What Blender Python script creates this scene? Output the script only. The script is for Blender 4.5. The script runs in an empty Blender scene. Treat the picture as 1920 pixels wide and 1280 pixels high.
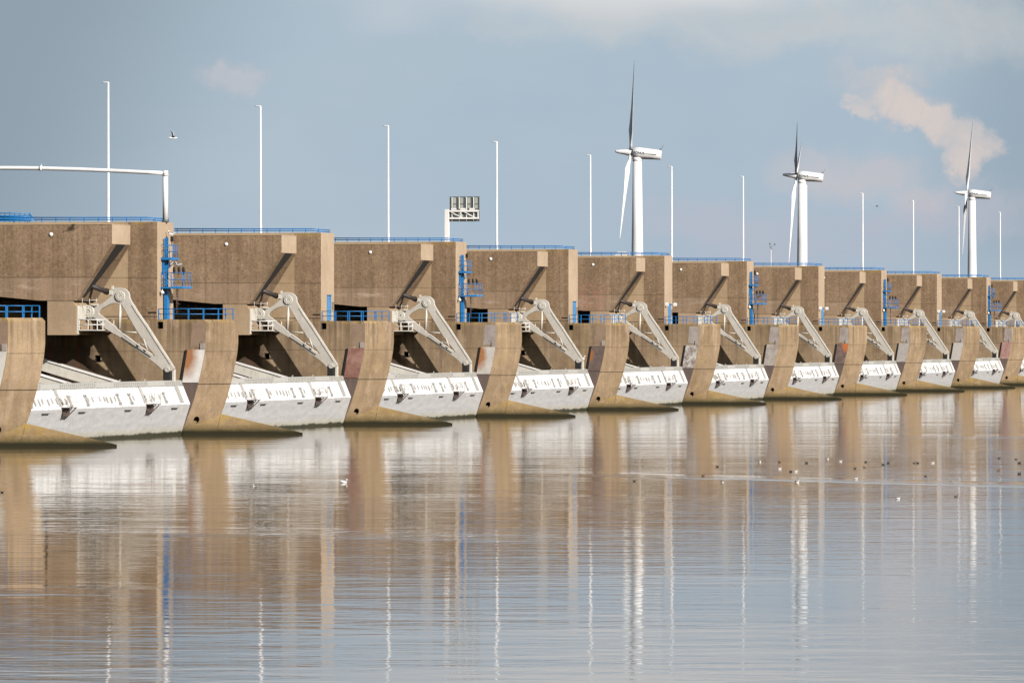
import bpy, bmesh, math, random
from mathutils import Vector, Matrix
random.seed(7)
S = bpy.context.scene
COL = S.collection
R = math.radians

# ------------------------------------------------------------------ frame of the dam
TH = 0.22307
OX, OY = -33.3525, 564.622
NX, NY = math.cos(TH), -math.sin(TH)      # seaward
DX, DY = math.sin(TH), math.cos(TH)       # along the dam, away from the camera
PITCH = 62.0
CAMZ = 9.57
def W(s, t, h=0.0):
    return Vector((OX + t*DX + s*NX, OY + t*DY + s*NY, h))

# ------------------------------------------------------------------ object helpers
def tag(o, label=None, cat=None, group=None, kind=None):
    if label: o['label'] = label
    if cat: o['category'] = cat
    if group: o['group'] = group
    if kind: o['kind'] = kind
    return o
def empty(name, loc=(0, 0, 0), rz=0.0):
    o = bpy.data.objects.new(name, None)
    o.empty_display_size = 1
    o.location = loc; o.rotation_euler = (0, 0, rz)
    COL.objects.link(o)
    return o
def copy_tree(o, parent=None):
    c = o.copy(); COL.objects.link(c)
    if parent is not None:
        c.parent = parent
        if 'category' in c: del c['category']
    for ch in list(o.children):
        copy_tree(ch, c)
    return c
def place(o, s, t, h=0.0, rz=-TH):
    o.location = W(s, t, h); o.rotation_euler = (0, 0, rz); return o

class MB:
    """collects faces, then builds ONE mesh object"""
    def __init__(self):
        self.bm = bmesh.new()
    def face(self, pts, mi=0, smooth=False):
        vs = [self.bm.verts.new(p) for p in pts]
        f = self.bm.faces.new(vs); f.material_index = mi; f.smooth = smooth
        return f
    def box(self, x0, x1, y0, y1, z0, z1, mi=0):
        v = [self.bm.verts.new(p) for p in
             [(x0,y0,z0),(x1,y0,z0),(x1,y1,z0),(x0,y1,z0),(x0,y0,z1),(x1,y0,z1),(x1,y1,z1),(x0,y1,z1)]]
        for q in ((0,3,2,1),(4,5,6,7),(0,1,5,4),(1,2,6,5),(2,3,7,6),(3,0,4,7)):
            f = self.bm.faces.new([v[i] for i in q]); f.material_index = mi
        return self
    def prism(self, poly, t0, t1, mi=0):
        """poly in (s,h), extruded along t"""
        a = [self.bm.verts.new((p[0], t0, p[1])) for p in poly]
        b = [self.bm.verts.new((p[0], t1, p[1])) for p in poly]
        n = len(poly)
        self.bm.faces.new(a).material_index = mi
        self.bm.faces.new(b[::-1]).material_index = mi
        for i in range(n):
            j = (i+1) % n
            self.bm.faces.new([a[j], a[i], b[i], b[j]]).material_index = mi
        return self
    def rings(self, rings, caps=True, smooth=True, mi=0):
        rv = [[self.bm.verts.new(p) for p in r] for r in rings]
        n = len(rv[0])
        for a, b in zip(rv, rv[1:]):
            for i in range(n):
                j = (i+1) % n
                f = self.bm.faces.new([a[i], a[j], b[j], b[i]]); f.smooth = smooth; f.material_index = mi
        if caps:
            self.bm.faces.new(rv[0][::-1]).material_index = mi
            self.bm.faces.new(rv[-1]).material_index = mi
        return self
    def tube(self, pts, r, seg=8, smooth=True, mi=0):
        pts = [Vector(p) for p in pts]
        rs = r if isinstance(r, (list, tuple)) else [r]*len(pts)
        out = []
        for i, p in enumerate(pts):
            d = (pts[min(i+1, len(pts)-1)] - pts[max(i-1, 0)]).normalized()
            up = Vector((0, 0, 1)) if abs(d.z) < 0.95 else Vector((1, 0, 0))
            a = d.cross(up).normalized(); b = a.cross(d)
            out.append([p + (a*math.cos(k/seg*2*math.pi) + b*math.sin(k/seg*2*math.pi))*rs[i] for k in range(seg)])
        return self.rings(out, True, smooth, mi)
    def bar(self, a, b, w, hgt=None, mi=0):
        """square bar from a to b"""
        a = Vector(a); b = Vector(b); hgt = hgt or w
        d = (b-a).normalized()
        up = Vector((0,0,1)) if abs(d.z) < 0.95 else Vector((0,1,0))
        x = d.cross(up).normalized(); y = x.cross(d)
        q = [(-1,-1),(1,-1),(1,1),(-1,1)]
        return self.rings([[p + x*i*w/2 + y*j*hgt/2 for i, j in q] for p in (a, b)], True, False, mi)
    def build(self, name, mats, parent=None, bevel=0.0):
        me = bpy.data.meshes.new(name)
        bmesh.ops.recalc_face_normals(self.bm, faces=self.bm.faces[:])
        self.bm.to_mesh(me); self.bm.free()
        if not isinstance(mats, (list, tuple)): mats = [mats]
        for m in mats: me.materials.append(m)
        o = bpy.data.objects.new(name, me); COL.objects.link(o)
        if parent is not None: o.parent = parent
        if bevel:
            md = o.modifiers.new('bevel', 'BEVEL'); md.width = bevel; md.segments = 2; md.limit_method = 'ANGLE'
        return o

def apply_mods(o):
    dg = bpy.context.evaluated_depsgraph_get()
    me = bpy.data.meshes.new_from_object(o.evaluated_get(dg))
    o.modifiers.clear(); o.data = me

def smooth_loop(pts, n=3):
    """Catmull-Rom through a closed outline"""
    out = []; m = len(pts)
    for i in range(m):
        p0, p1, p2, p3 = (Vector(pts[(i+k-1) % m]) for k in range(4))
        for q in range(n):
            u = q/n
            out.append(tuple(0.5*((2*p1) + (p2-p0)*u + (2*p0-5*p1+4*p2-p3)*u*u + (3*p1-p0-3*p2+p3)*u**3)))
    return out

def plate_from_outlines(name, loops, t0, t1, mat, parent, bevel=0.0):
    """flat plate with holes: outlines in (s,h), thick from t0 to t1"""
    cu = bpy.data.curves.new(name, 'CURVE'); cu.dimensions = '2D'; cu.fill_mode = 'BOTH'
    for lp in loops:
        sp = cu.splines.new('POLY'); sp.points.add(len(lp)-1); sp.use_cyclic_u = True
        for i, p in enumerate(lp): sp.points[i].co = (p[0], p[1], 0, 1)
    cu.extrude = abs(t1-t0)/2 - bevel; cu.bevel_depth = bevel
    tmp = bpy.data.objects.new(name, cu); COL.objects.link(tmp)
    dg = bpy.context.evaluated_depsgraph_get()
    me = bpy.data.meshes.new_from_object(tmp.evaluated_get(dg))
    bpy.data.objects.remove(tmp); bpy.data.curves.remove(cu)
    me.transform(Matrix(((1,0,0,0),(0,0,-1,(t0+t1)/2),(0,1,0,0),(0,0,0,1))))
    me.materials.clear(); me.materials.append(mat)
    me.name = name
    o = bpy.data.objects.new(name, me); COL.objects.link(o); o.parent = parent
    return o

# ------------------------------------------------------------------ materials
def new_mat(name):
    m = bpy.data.materials.new(name); m.use_nodes = True
    nt = m.node_tree
    return m, nt, nt.nodes['Principled BSDF']
class N:
    """small node shorthand"""
    def __init__(self, nt): self.nt = nt; self.L = nt.links
    def n(self, t, **kw):
        x = self.nt.nodes.new(t)
        for k, v in kw.items(): setattr(x, k, v)
        return x
    def set(self, sock, v):
        if hasattr(v, 'is_linked') or hasattr(v, 'links'): self.L.new(v, sock)
        else: sock.default_value = v
    def math(self, op, a, b=0.0, c=None, clamp=False):
        x = self.n('ShaderNodeMath', operation=op, use_clamp=clamp)
        self.set(x.inputs[0], a); self.set(x.inputs[1], b)
        if c is not None: self.set(x.inputs[2], c)
        return x.outputs[0]
    def mix(self, f, a, b, mode='MIX'):
        x = self.n('ShaderNodeMix', data_type='RGBA', blend_type=mode)
        self.set(x.inputs[0], f)
        self.set(x.inputs[6], a if not isinstance(a, tuple) else (*a[:3], 1))
        self.set(x.inputs[7], b if not isinstance(b, tuple) else (*b[:3], 1))
        return x.outputs[2]
    def ramp(self, v, lo, hi, a=0.0, b=1.0, smooth=False):
        x = self.n('ShaderNodeMapRange', clamp=True)
        if smooth: x.interpolation_type = 'SMOOTHSTEP'
        self.set(x.inputs[0], v)
        for i, k in enumerate((lo, hi, a, b)): self.set(x.inputs[i+1], k)
        return x.outputs[0]
    def noise(self, vec, scale, detail=3.0, rough=0.55, dist=0.0):
        x = self.n('ShaderNodeTexNoise')
        self.L.new(vec, x.inputs['Vector'])
        x.inputs['Scale'].default_value = scale; x.inputs['Detail'].default_value = detail
        x.inputs['Roughness'].default_value = rough; x.inputs['Distortion'].default_value = dist
        return x.outputs['Fac']
    def mapped(self, vec, scale=(1,1,1), loc=(0,0,0), rot=(0,0,0)):
        x = self.n('ShaderNodeMapping')
        self.L.new(vec, x.inputs[0])
        x.inputs['Location'].default_value = loc; x.inputs['Scale'].default_value = scale; x.inputs['Rotation'].default_value = rot
        return x.outputs[0]
    def pos(self): return self.n('ShaderNodeNewGeometry').outputs['Position']
    def obj(self): return self.n('ShaderNodeTexCoord').outputs['Object']
    def xyz(self, v):
        x = self.n('ShaderNodeSeparateXYZ'); self.L.new(v, x.inputs[0]); return x.outputs
    def bump(self, h, strength, dist, bsdf):
        x = self.n('ShaderNodeBump'); x.inputs['Strength'].default_value = strength; x.inputs['Distance'].default_value = dist
        self.L.new(h, x.inputs['Height']); self.L.new(x.outputs[0], bsdf.inputs['Normal'])

def concrete(name, dark, light, streak=0.35, speck=0.25, agg=0.0, agg_above=None, joints=(), lichen=None, smooth_tint=None, ystreak=0.0, drip=None, panels=0.0, bay_shade_rust=False, bloom=False, crease=False):
    m, nt, b = new_mat(name); g = N(nt)
    P = g.pos(); z = g.xyz(P)[2]
    big = g.ramp(g.noise(P, 0.22, 4), 0.3, 0.7)
    col = g.mix(big, dark, light)
    if agg_above is not None:
        aggf = g.ramp(z, agg_above-0.15, agg_above+0.15)
    else:
        aggf = 1.0
    if smooth_tint and agg_above is not None:
        col = g.mix(aggf, smooth_tint, col)
    # vertical run-off streaks
    st = g.noise(g.mapped(P, (1.1, 1.1, 0.05)), 1.0, 5, 0.6)
    st2 = g.noise(g.mapped(P, (3.2, 3.2, 0.10)), 1.0, 4, 0.6)
    sv = g.math('ADD', g.math('MULTIPLY', g.ramp(st, 0.3, 0.7), 0.65), g.math('MULTIPLY', g.ramp(st2, 0.3, 0.7), 0.35))
    col = g.mix(g.math('MULTIPLY', g.math('SUBTRACT', 1.0, sv), streak), col, (dark[0]*0.42, dark[1]*0.38, dark[2]*0.36))
    if ystreak:
        ys = g.ramp(g.noise(g.mapped(P, (1.7, 1.7, 0.045), (9, 3, 1)), 1.0, 4, 0.6), 0.5, 0.72)
        col = g.mix(g.math('MULTIPLY', ys, ystreak), col, (0.30, 0.225, 0.10))
    # blotches
    bl = g.ramp(g.noise(P, 0.9, 5, 0.65), 0.48, 0.72)
    col = g.mix(g.math('MULTIPLY', bl, 0.32), col, (light[0]*1.25, light[1]*1.22, light[2]*1.15))
    # fine speckle
    sp = g.noise(P, 5.5, 3, 0.7)
    spk = g.ramp(sp, 0.3, 0.7, 1-speck, 1+speck)
    hs = g.n('ShaderNodeHueSaturation'); g.L.new(col, hs.inputs['Color']); g.L.new(spk, hs.inputs['Value'])
    col = hs.outputs[0]
    if agg:
        ag = g.noise(P, 3.6, 2, 0.8)
        pit = g.ramp(ag, 0.36, 0.5, 1.0, 0.0)
        pitf = g.math('MULTIPLY', g.math('MULTIPLY', pit, agg), aggf)
        col = g.mix(pitf, col, (dark[0]*0.4, dark[1]*0.36, dark[2]*0.32))
        gl = g.math('MULTIPLY', g.math('MULTIPLY', g.ramp(ag, 0.6, 0.72), agg*0.55), aggf)
        col = g.mix(gl, col, (0.42, 0.35, 0.25))
    O = g.obj(); ox, oy, oz = g.xyz(O)
    if drip:      # run-off from the top edge, fading downwards
        z0, z1, amt = drip
        dn = g.ramp(g.noise(g.mapped(P, (2.3, 2.3, 0.03), (5, 8, 0)), 1.0, 5, 0.65), 0.42, 0.62)
        dl = g.ramp(g.math('ADD', z, g.math('MULTIPLY', g.math('SUBTRACT', g.noise(g.mapped(P, (1.5, 1.5, 0.02), (1, 1, 4)), 1.0, 3), 0.5), 7.0)), z0, z1)
        col = g.mix(g.math('MULTIPLY', g.math('MULTIPLY', dn, dl), amt), col, (0.085, 0.056, 0.03))
        pn = g.ramp(g.noise(g.mapped(P, (0.9, 0.9, 0.25), (15, 8, 3)), 1.0, 6, 0.7), 0.55, 0.72)
        col = g.mix(g.math('MULTIPLY', pn, 0.5), col, (0.45, 0.35, 0.255))
    if panels:    # formwork boards
        fr = g.math('ABSOLUTE', g.math('SUBTRACT', g.math('FRACT', g.math('MULTIPLY', ox, 1/2.45)), 0.5))
        col = g.mix(g.math('MULTIPLY', g.ramp(fr, 0.012, 0.03, 1.0, 0.0), panels), col, (0.07, 0.045, 0.025))
    if bloom:     # pale efflorescence low on the face, and one reddish smear
        bn = g.ramp(g.noise(g.mapped(P, (0.35, 0.35, 1.6), (2, 6, 1)), 1.0, 6, 0.7), 0.54, 0.68)
        bz = g.math('MULTIPLY', g.ramp(z, 13.0, 13.6), g.ramp(z, 14.2, 15.2, 1.0, 0.0))
        col = g.mix(g.math('MULTIPLY', g.math('MULTIPLY', bn, bz), 0.6), col, (0.48, 0.37, 0.29))
        vm = g.n('ShaderNodeVectorMath', operation='DISTANCE'); g.L.new(P, vm.inputs[0]); vm.inputs[1].default_value = W(-9.6, 248-8.85, 14.1)
        rn = g.ramp(g.noise(g.mapped(P, (0.8, 0.8, 2.2), (3, 2, 9)), 1.0, 6, 0.75), 0.45, 0.62)
        col = g.mix(g.math('MULTIPLY', g.math('MULTIPLY', rn, g.ramp(vm.outputs['Value'], 1.2, 3.6, 1.0, 0.0)), 0.55), col, (0.38, 0.15, 0.11))
    if bay_shade_rust:      # shadow on the bay wall behind the gate painted dark, plus rust streaks
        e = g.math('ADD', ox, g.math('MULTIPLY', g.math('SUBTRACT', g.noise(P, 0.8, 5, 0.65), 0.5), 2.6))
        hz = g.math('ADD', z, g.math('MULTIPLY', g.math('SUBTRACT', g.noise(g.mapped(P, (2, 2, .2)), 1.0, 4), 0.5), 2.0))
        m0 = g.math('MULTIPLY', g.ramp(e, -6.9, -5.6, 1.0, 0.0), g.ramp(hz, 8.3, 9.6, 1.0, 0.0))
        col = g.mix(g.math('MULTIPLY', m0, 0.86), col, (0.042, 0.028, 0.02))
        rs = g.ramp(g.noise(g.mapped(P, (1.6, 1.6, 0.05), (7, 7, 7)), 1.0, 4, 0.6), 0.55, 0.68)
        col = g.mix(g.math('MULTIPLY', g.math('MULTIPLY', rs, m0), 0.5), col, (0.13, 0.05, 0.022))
    if crease:
        cr = g.math('ABSOLUTE', g.math('SUBTRACT', g.math('ADD', ox, g.math('MULTIPLY', oz, 0.12)), 5.75))
        col = g.mix(g.ramp(cr, 0.02, 0.06, 0.8, 0.0), col, (0.05, 0.035, 0.02))
        wn = g.ramp(g.noise(g.mapped(P, (0.8, 0.8, 0.5), (1, 5, 5)), 1.0, 6, 0.75), 0.56, 0.7)
        col = g.mix(g.math('MULTIPLY', wn, 0.5), col, (0.52, 0.42, 0.29))
    # cast joints
    for zj, w, a in joints:
        d = g.math('ABSOLUTE', g.math('SUBTRACT', z, zj))
        col = g.mix(g.ramp(d, w*0.5, w, a, 0.0), col, (0.035, 0.026, 0.018))
    if lichen:
        z0, z1, amt = lichen
        ln = g.ramp(g.noise(P, 0.8, 4, 0.65), 0.42, 0.6)
        col = g.mix(g.math('MULTIPLY', g.math('MULTIPLY', g.ramp(z, z0, z1), ln), amt), col, (0.33, 0.22, 0.055))
    # wet algae band just over the waterline
    wob = g.math('MULTIPLY', g.math('SUBTRACT', g.noise(P, 0.7, 4), 0.5), 0.25)
    zz = g.math('ADD', z, wob)
    col = g.mix(g.ramp(zz, 0.35, 1.9, 0.65, 0.0), col, (0.15, 0.10, 0.04))
    an = g.math('MULTIPLY', g.math('SUBTRACT', g.noise(g.mapped(P, (2.5, 2.5, 0.6)), 1.0, 5, 0.7), 0.5), 0.7)
    z3 = g.math('ADD', zz, an)
    col = g.mix(g.ramp(z3, 0.4, 1.0, 0.75, 0.0), col, (0.05, 0.042, 0.016))
    col = g.mix(g.ramp(zz, 0.25, 0.5, 0.96, 0.0), col, (0.018, 0.017, 0.008))
    g.L.new(col, b.inputs['Base Color'])
    b.inputs['Roughness'].default_value = 0.92
    b.inputs['Specular IOR Level'].default_value = 0.2
    g.bump(g.math('ADD', g.noise(P, 4.0, 5, 0.7), g.math('MULTIPLY', st, 0.5)), 0.5, 0.06 if agg else 0.03, b)
    return m

def painted(name, c, rough=0.45, stain=None, stain_amt=0.3, scale=1.0, metal=0.0, streaky=True, speck=0.08, bump=0.004):
    m, nt, b = new_mat(name); g = N(nt)
    P = g.pos()
    col = g.mix(g.ramp(g.noise(P, 0.8*scale, 4, 0.6), 0.3, 0.7), tuple(x*0.88 for x in c), tuple(min(x*1.06, 0.9) for x in c))
    if stain:
        v = g.mapped(P, (2.2, 2.2, 0.35)) if streaky else P
        s = g.ramp(g.noise(v, 1.0*scale, 6, 0.68), 0.52, 0.72)
        col = g.mix(g.math('MULTIPLY', s, stain_amt), col, stain)
    sp = g.ramp(g.noise(P, 9*scale, 3, 0.7), 0.3, 0.7, 1-speck, 1+speck)
    hs = g.n('ShaderNodeHueSaturation'); g.L.new(col, hs.inputs['Color']); g.L.new(sp, hs.inputs['Value'])
    g.L.new(hs.outputs[0], b.inputs['Base Color'])
    g.L.new(g.ramp(g.noise(P, 2*scale, 3), 0.3, 0.7, rough-0.1, rough+0.15), b.inputs['Roughness'])
    b.inputs['Metallic'].default_value = metal
    if bump: g.bump(g.noise(P, 1.3*scale, 3, 0.6), 0.6, bump*8, b)
    return m

CJ = [(4.82, 0.055, 0.95), (7.95, 0.045, 0.55)]
M = {}
M['pier'] = concrete('pier_concrete', (0.225, 0.160, 0.096), (0.36, 0.265, 0.170), streak=0.5, speck=0.12, joints=CJ, lichen=(10.5, 10.95, 0.5), ystreak=0.4, drip=(6.0, 11.0, 0.7), bay_shade_rust=True)
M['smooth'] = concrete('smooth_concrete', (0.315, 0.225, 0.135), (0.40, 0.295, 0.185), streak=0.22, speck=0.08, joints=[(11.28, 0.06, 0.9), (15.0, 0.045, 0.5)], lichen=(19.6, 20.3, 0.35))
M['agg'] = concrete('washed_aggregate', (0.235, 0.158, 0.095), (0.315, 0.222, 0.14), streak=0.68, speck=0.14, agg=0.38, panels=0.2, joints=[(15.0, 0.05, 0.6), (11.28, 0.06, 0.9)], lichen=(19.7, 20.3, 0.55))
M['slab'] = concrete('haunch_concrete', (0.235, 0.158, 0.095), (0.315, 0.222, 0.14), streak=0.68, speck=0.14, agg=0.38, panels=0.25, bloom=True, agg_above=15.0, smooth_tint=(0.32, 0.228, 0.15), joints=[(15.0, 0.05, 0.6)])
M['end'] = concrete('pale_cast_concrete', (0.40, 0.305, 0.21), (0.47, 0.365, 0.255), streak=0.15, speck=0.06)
M['block'] = concrete('bearing_concrete', (0.31, 0.225, 0.142), (0.38, 0.28, 0.18), streak=0.22, speck=0.08)
M['toe'] = concrete('footing_concrete', (0.24, 0.165, 0.085), (0.38, 0.28, 0.165), streak=0.55, speck=0.2, lichen=(0.5, 1.9, 0.8), crease=True)
M['dark'] = painted('shaft_dark', (0.012, 0.011, 0.01), 0.8)
M['arm'] = painted('pale_grey_steel', (0.47, 0.44, 0.385), 0.5, (0.30, 0.26, 0.20), 0.35, 0.8)
M['armlight'] = painted('worn_pale_steel', (0.58, 0.55, 0.48), 0.5, (0.33, 0.28, 0.22), 0.35, 1.2)
M['blue'] = painted('blue_paint', (0.014, 0.165, 0.42), 0.4, (0.05, 0.1, 0.25), 0.3, 1.0)
M['bluepale'] = painted('faded_blue_paint', (0.10, 0.31, 0.60), 0.45, (0.3, 0.4, 0.5), 0.3, 1.0)
M['white'] = painted('white_paint', (0.80, 0.78, 0.74), 0.4, (0.5, 0.47, 0.42), 0.2, 0.5)
M['turb'] = painted('turbine_white', (0.70, 0.70, 0.69), 0.5, None, scale=0.05, bump=0, speck=0.0)
M['gantry'] = painted('gantry_white', (0.74, 0.735, 0.715), 0.5, None, bump=0, speck=0.02)
M['turbdark'] = painted('turbine_blade_grey', (0.52, 0.53, 0.53), 0.4, None, bump=0, speck=0.01)
M['black'] = painted('black_steel', (0.01, 0.009, 0.008), 0.8)
M['rod'] = painted('dark_cylinder', (0.03, 0.024, 0.022), 0.55, (0.12, 0.06, 0.03), 0.5, 2)
M['letter'] = painted('dark_lettering', (0.05, 0.055, 0.08), 0.5)
M['panel'] = painted('sign_back_grey', (0.36, 0.39, 0.34), 0.55, (0.25, 0.27, 0.24), 0.4, 2)
M['paneldark'] = painted('sign_frame_grey', (0.10, 0.115, 0.115), 0.5)
M['asphalt'] = painted('asphalt', (0.05, 0.05, 0.05), 0.9, None, bump=0)
M['niche'] = painted('niche_steel', (0.10, 0.072, 0.062), 0.6, (0.19, 0.12, 0.075), 0.55, 1.2)
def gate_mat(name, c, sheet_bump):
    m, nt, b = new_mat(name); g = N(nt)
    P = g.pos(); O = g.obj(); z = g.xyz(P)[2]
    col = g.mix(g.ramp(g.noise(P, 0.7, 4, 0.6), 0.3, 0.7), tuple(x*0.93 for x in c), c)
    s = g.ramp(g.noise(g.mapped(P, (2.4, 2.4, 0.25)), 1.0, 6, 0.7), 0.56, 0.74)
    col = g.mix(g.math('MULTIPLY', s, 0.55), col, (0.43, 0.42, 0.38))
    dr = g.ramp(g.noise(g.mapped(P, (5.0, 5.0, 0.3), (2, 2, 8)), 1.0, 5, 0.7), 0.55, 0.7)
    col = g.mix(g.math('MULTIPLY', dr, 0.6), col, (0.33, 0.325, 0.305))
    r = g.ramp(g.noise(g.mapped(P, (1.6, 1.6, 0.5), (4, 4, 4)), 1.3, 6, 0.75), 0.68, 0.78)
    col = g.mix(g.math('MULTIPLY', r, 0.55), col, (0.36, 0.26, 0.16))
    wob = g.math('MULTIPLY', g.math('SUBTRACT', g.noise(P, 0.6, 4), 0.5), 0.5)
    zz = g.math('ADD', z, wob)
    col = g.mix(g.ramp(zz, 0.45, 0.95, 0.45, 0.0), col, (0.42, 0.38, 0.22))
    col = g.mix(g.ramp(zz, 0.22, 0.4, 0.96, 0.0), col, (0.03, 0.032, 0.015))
    g.L.new(col, b.inputs['Base Color']); b.inputs['Roughness'].default_value = 0.5
    b.inputs['Specular IOR Level'].default_value = 0.3
    # plating pulled in between its stiffeners
    br = g.n('ShaderNodeTexVoronoi'); g.L.new(g.mapped(O, (0.5, 0.42, 1.5)), br.inputs['Vector'])
    br.inputs['Scale'].default_value = 1.0
    h = g.math('ADD', g.math('MULTIPLY', br.outputs['Distance'], 0.6), g.noise(P, 0.8, 3, 0.6))
    g.bump(h, 1.0, sheet_bump, b)
    return m
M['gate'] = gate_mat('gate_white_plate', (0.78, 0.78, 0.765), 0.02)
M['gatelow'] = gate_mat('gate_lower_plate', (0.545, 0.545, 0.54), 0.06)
M['gatecap'] = gate_mat('gate_cap_plate', (0.42, 0.41, 0.375), 0.02)
M['lug'] = painted('gate_lug_grey', (0.37, 0.36, 0.335), 0.6, (0.2, 0.17, 0.13), 0.6, 1.5)

def plate_mat(name, base, wear, wear_amt, scale=0.6, rust=None):
    m, nt, b = new_mat(name); g = N(nt)
    P = g.pos(); O = g.obj(); x, y, z = g.xyz(O)
    n1 = g.noise(P, 1.1*scale, 6, 0.7)
    col = g.mix(g.math('MULTIPLY', g.ramp(n1, 0.42, 0.62), wear_amt), base, wear)
    col = g.mix(g.math('MULTIPLY', g.ramp(g.noise(P, 3.0*scale, 5, 0.7), 0.55, 0.68), 0.5*wear_amt), col, (0.06, 0.035, 0.03))
    if rust:   # rust patch around (s,h)
        rs, rh, rr, rc = rust
        dx = g.math('MULTIPLY', g.math('SUBTRACT', x, rs), 1.0); dz = g.math('MULTIPLY', g.math('SUBTRACT', z, rh), 0.55)
        d = g.math('SQRT', g.math('ADD', g.math('MULTIPLY', dx, dx), g.math('MULTIPLY', dz, dz)))
        d = g.math('ADD', d, g.math('MULTIPLY', g.math('SUBTRACT', g.noise(P, 2.2, 5, 0.7), 0.5), 0.9))
        col = g.mix(g.ramp(d, rr*0.45, rr, 0.95, 0.0), col, rc)
    g.L.new(col, b.inputs['Base Color']); b.inputs['Roughness'].default_value = 0.7
    g.bump(n1, 0.6, 0.03, b)
    return m
RU = (0.30, 0.115, 0.03)
PL = {
 -1: (plate_mat('plate_a', (0.55,0.53,0.48), (0.35,0.31,0.27), 0.4), 'pale steel guide plate'),
 0: (plate_mat('plate_b', (0.66,0.64,0.60), (0.45,0.40,0.35), 0.35, 1, (2.75,7.7,1.5,RU)), 'white guide plate with orange rust in its upper corner'),
 1: (plate_mat('plate_c', (0.19,0.085,0.062), (0.33,0.19,0.15), 0.8), 'rusty red-brown guide plate'),
 2: (plate_mat('plate_d', (0.50,0.475,0.43), (0.36,0.31,0.26), 0.4, 1, (2.8,7.2,1.1,RU)), 'grey guide plate with an orange rusty edge'),
 3: (plate_mat('plate_e', (0.095,0.066,0.056), (0.17,0.12,0.10), 0.7, 1, (2.75,7.0,0.6,RU)), 'dark brown guide plate with a rusty edge'),
 4: (plate_mat('plate_f', (0.50,0.48,0.44), (0.15,0.10,0.085), 0.9, 1.5), 'peeling white guide plate with dark blotches'),
 5: (plate_mat('plate_g', (0.40,0.36,0.32), (0.20,0.16,0.14), 0.7, 1.5), 'mottled grey guide plate'),
 6: (plate_mat('plate_h', (0.11,0.072,0.06), (0.20,0.15,0.13), 0.7, 1, (4.4,7.9,0.8,(0.45,0.13,0.03))), 'dark guide plate with a bright orange corner'),
 7: (plate_mat('plate_i', (0.38,0.35,0.32), (0.25,0.22,0.20), 0.5, 2), 'plain grey guide plate'),
 8: (plate_mat('plate_j', (0.45,0.42,0.38), (0.33,0.29,0.26), 0.3, 1), 'pale grey guide plate'),
 9: (plate_mat('plate_k', (0.30,0.15,0.125), (0.42,0.30,0.27), 0.6, 1), 'pinkish red guide plate'),
 10: (plate_mat('plate_l', (0.34,0.31,0.28), (0.2,0.17,0.15), 0.5, 1), 'grey guide plate'),
}
STRIP_G = plate_mat('strip_grey', (0.33,0.29,0.26), (0.21,0.165,0.145), 0.6)
STRIP_B = plate_mat('strip_brown', (0.255,0.18,0.12), (0.20,0.13,0.088), 0.7)

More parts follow.
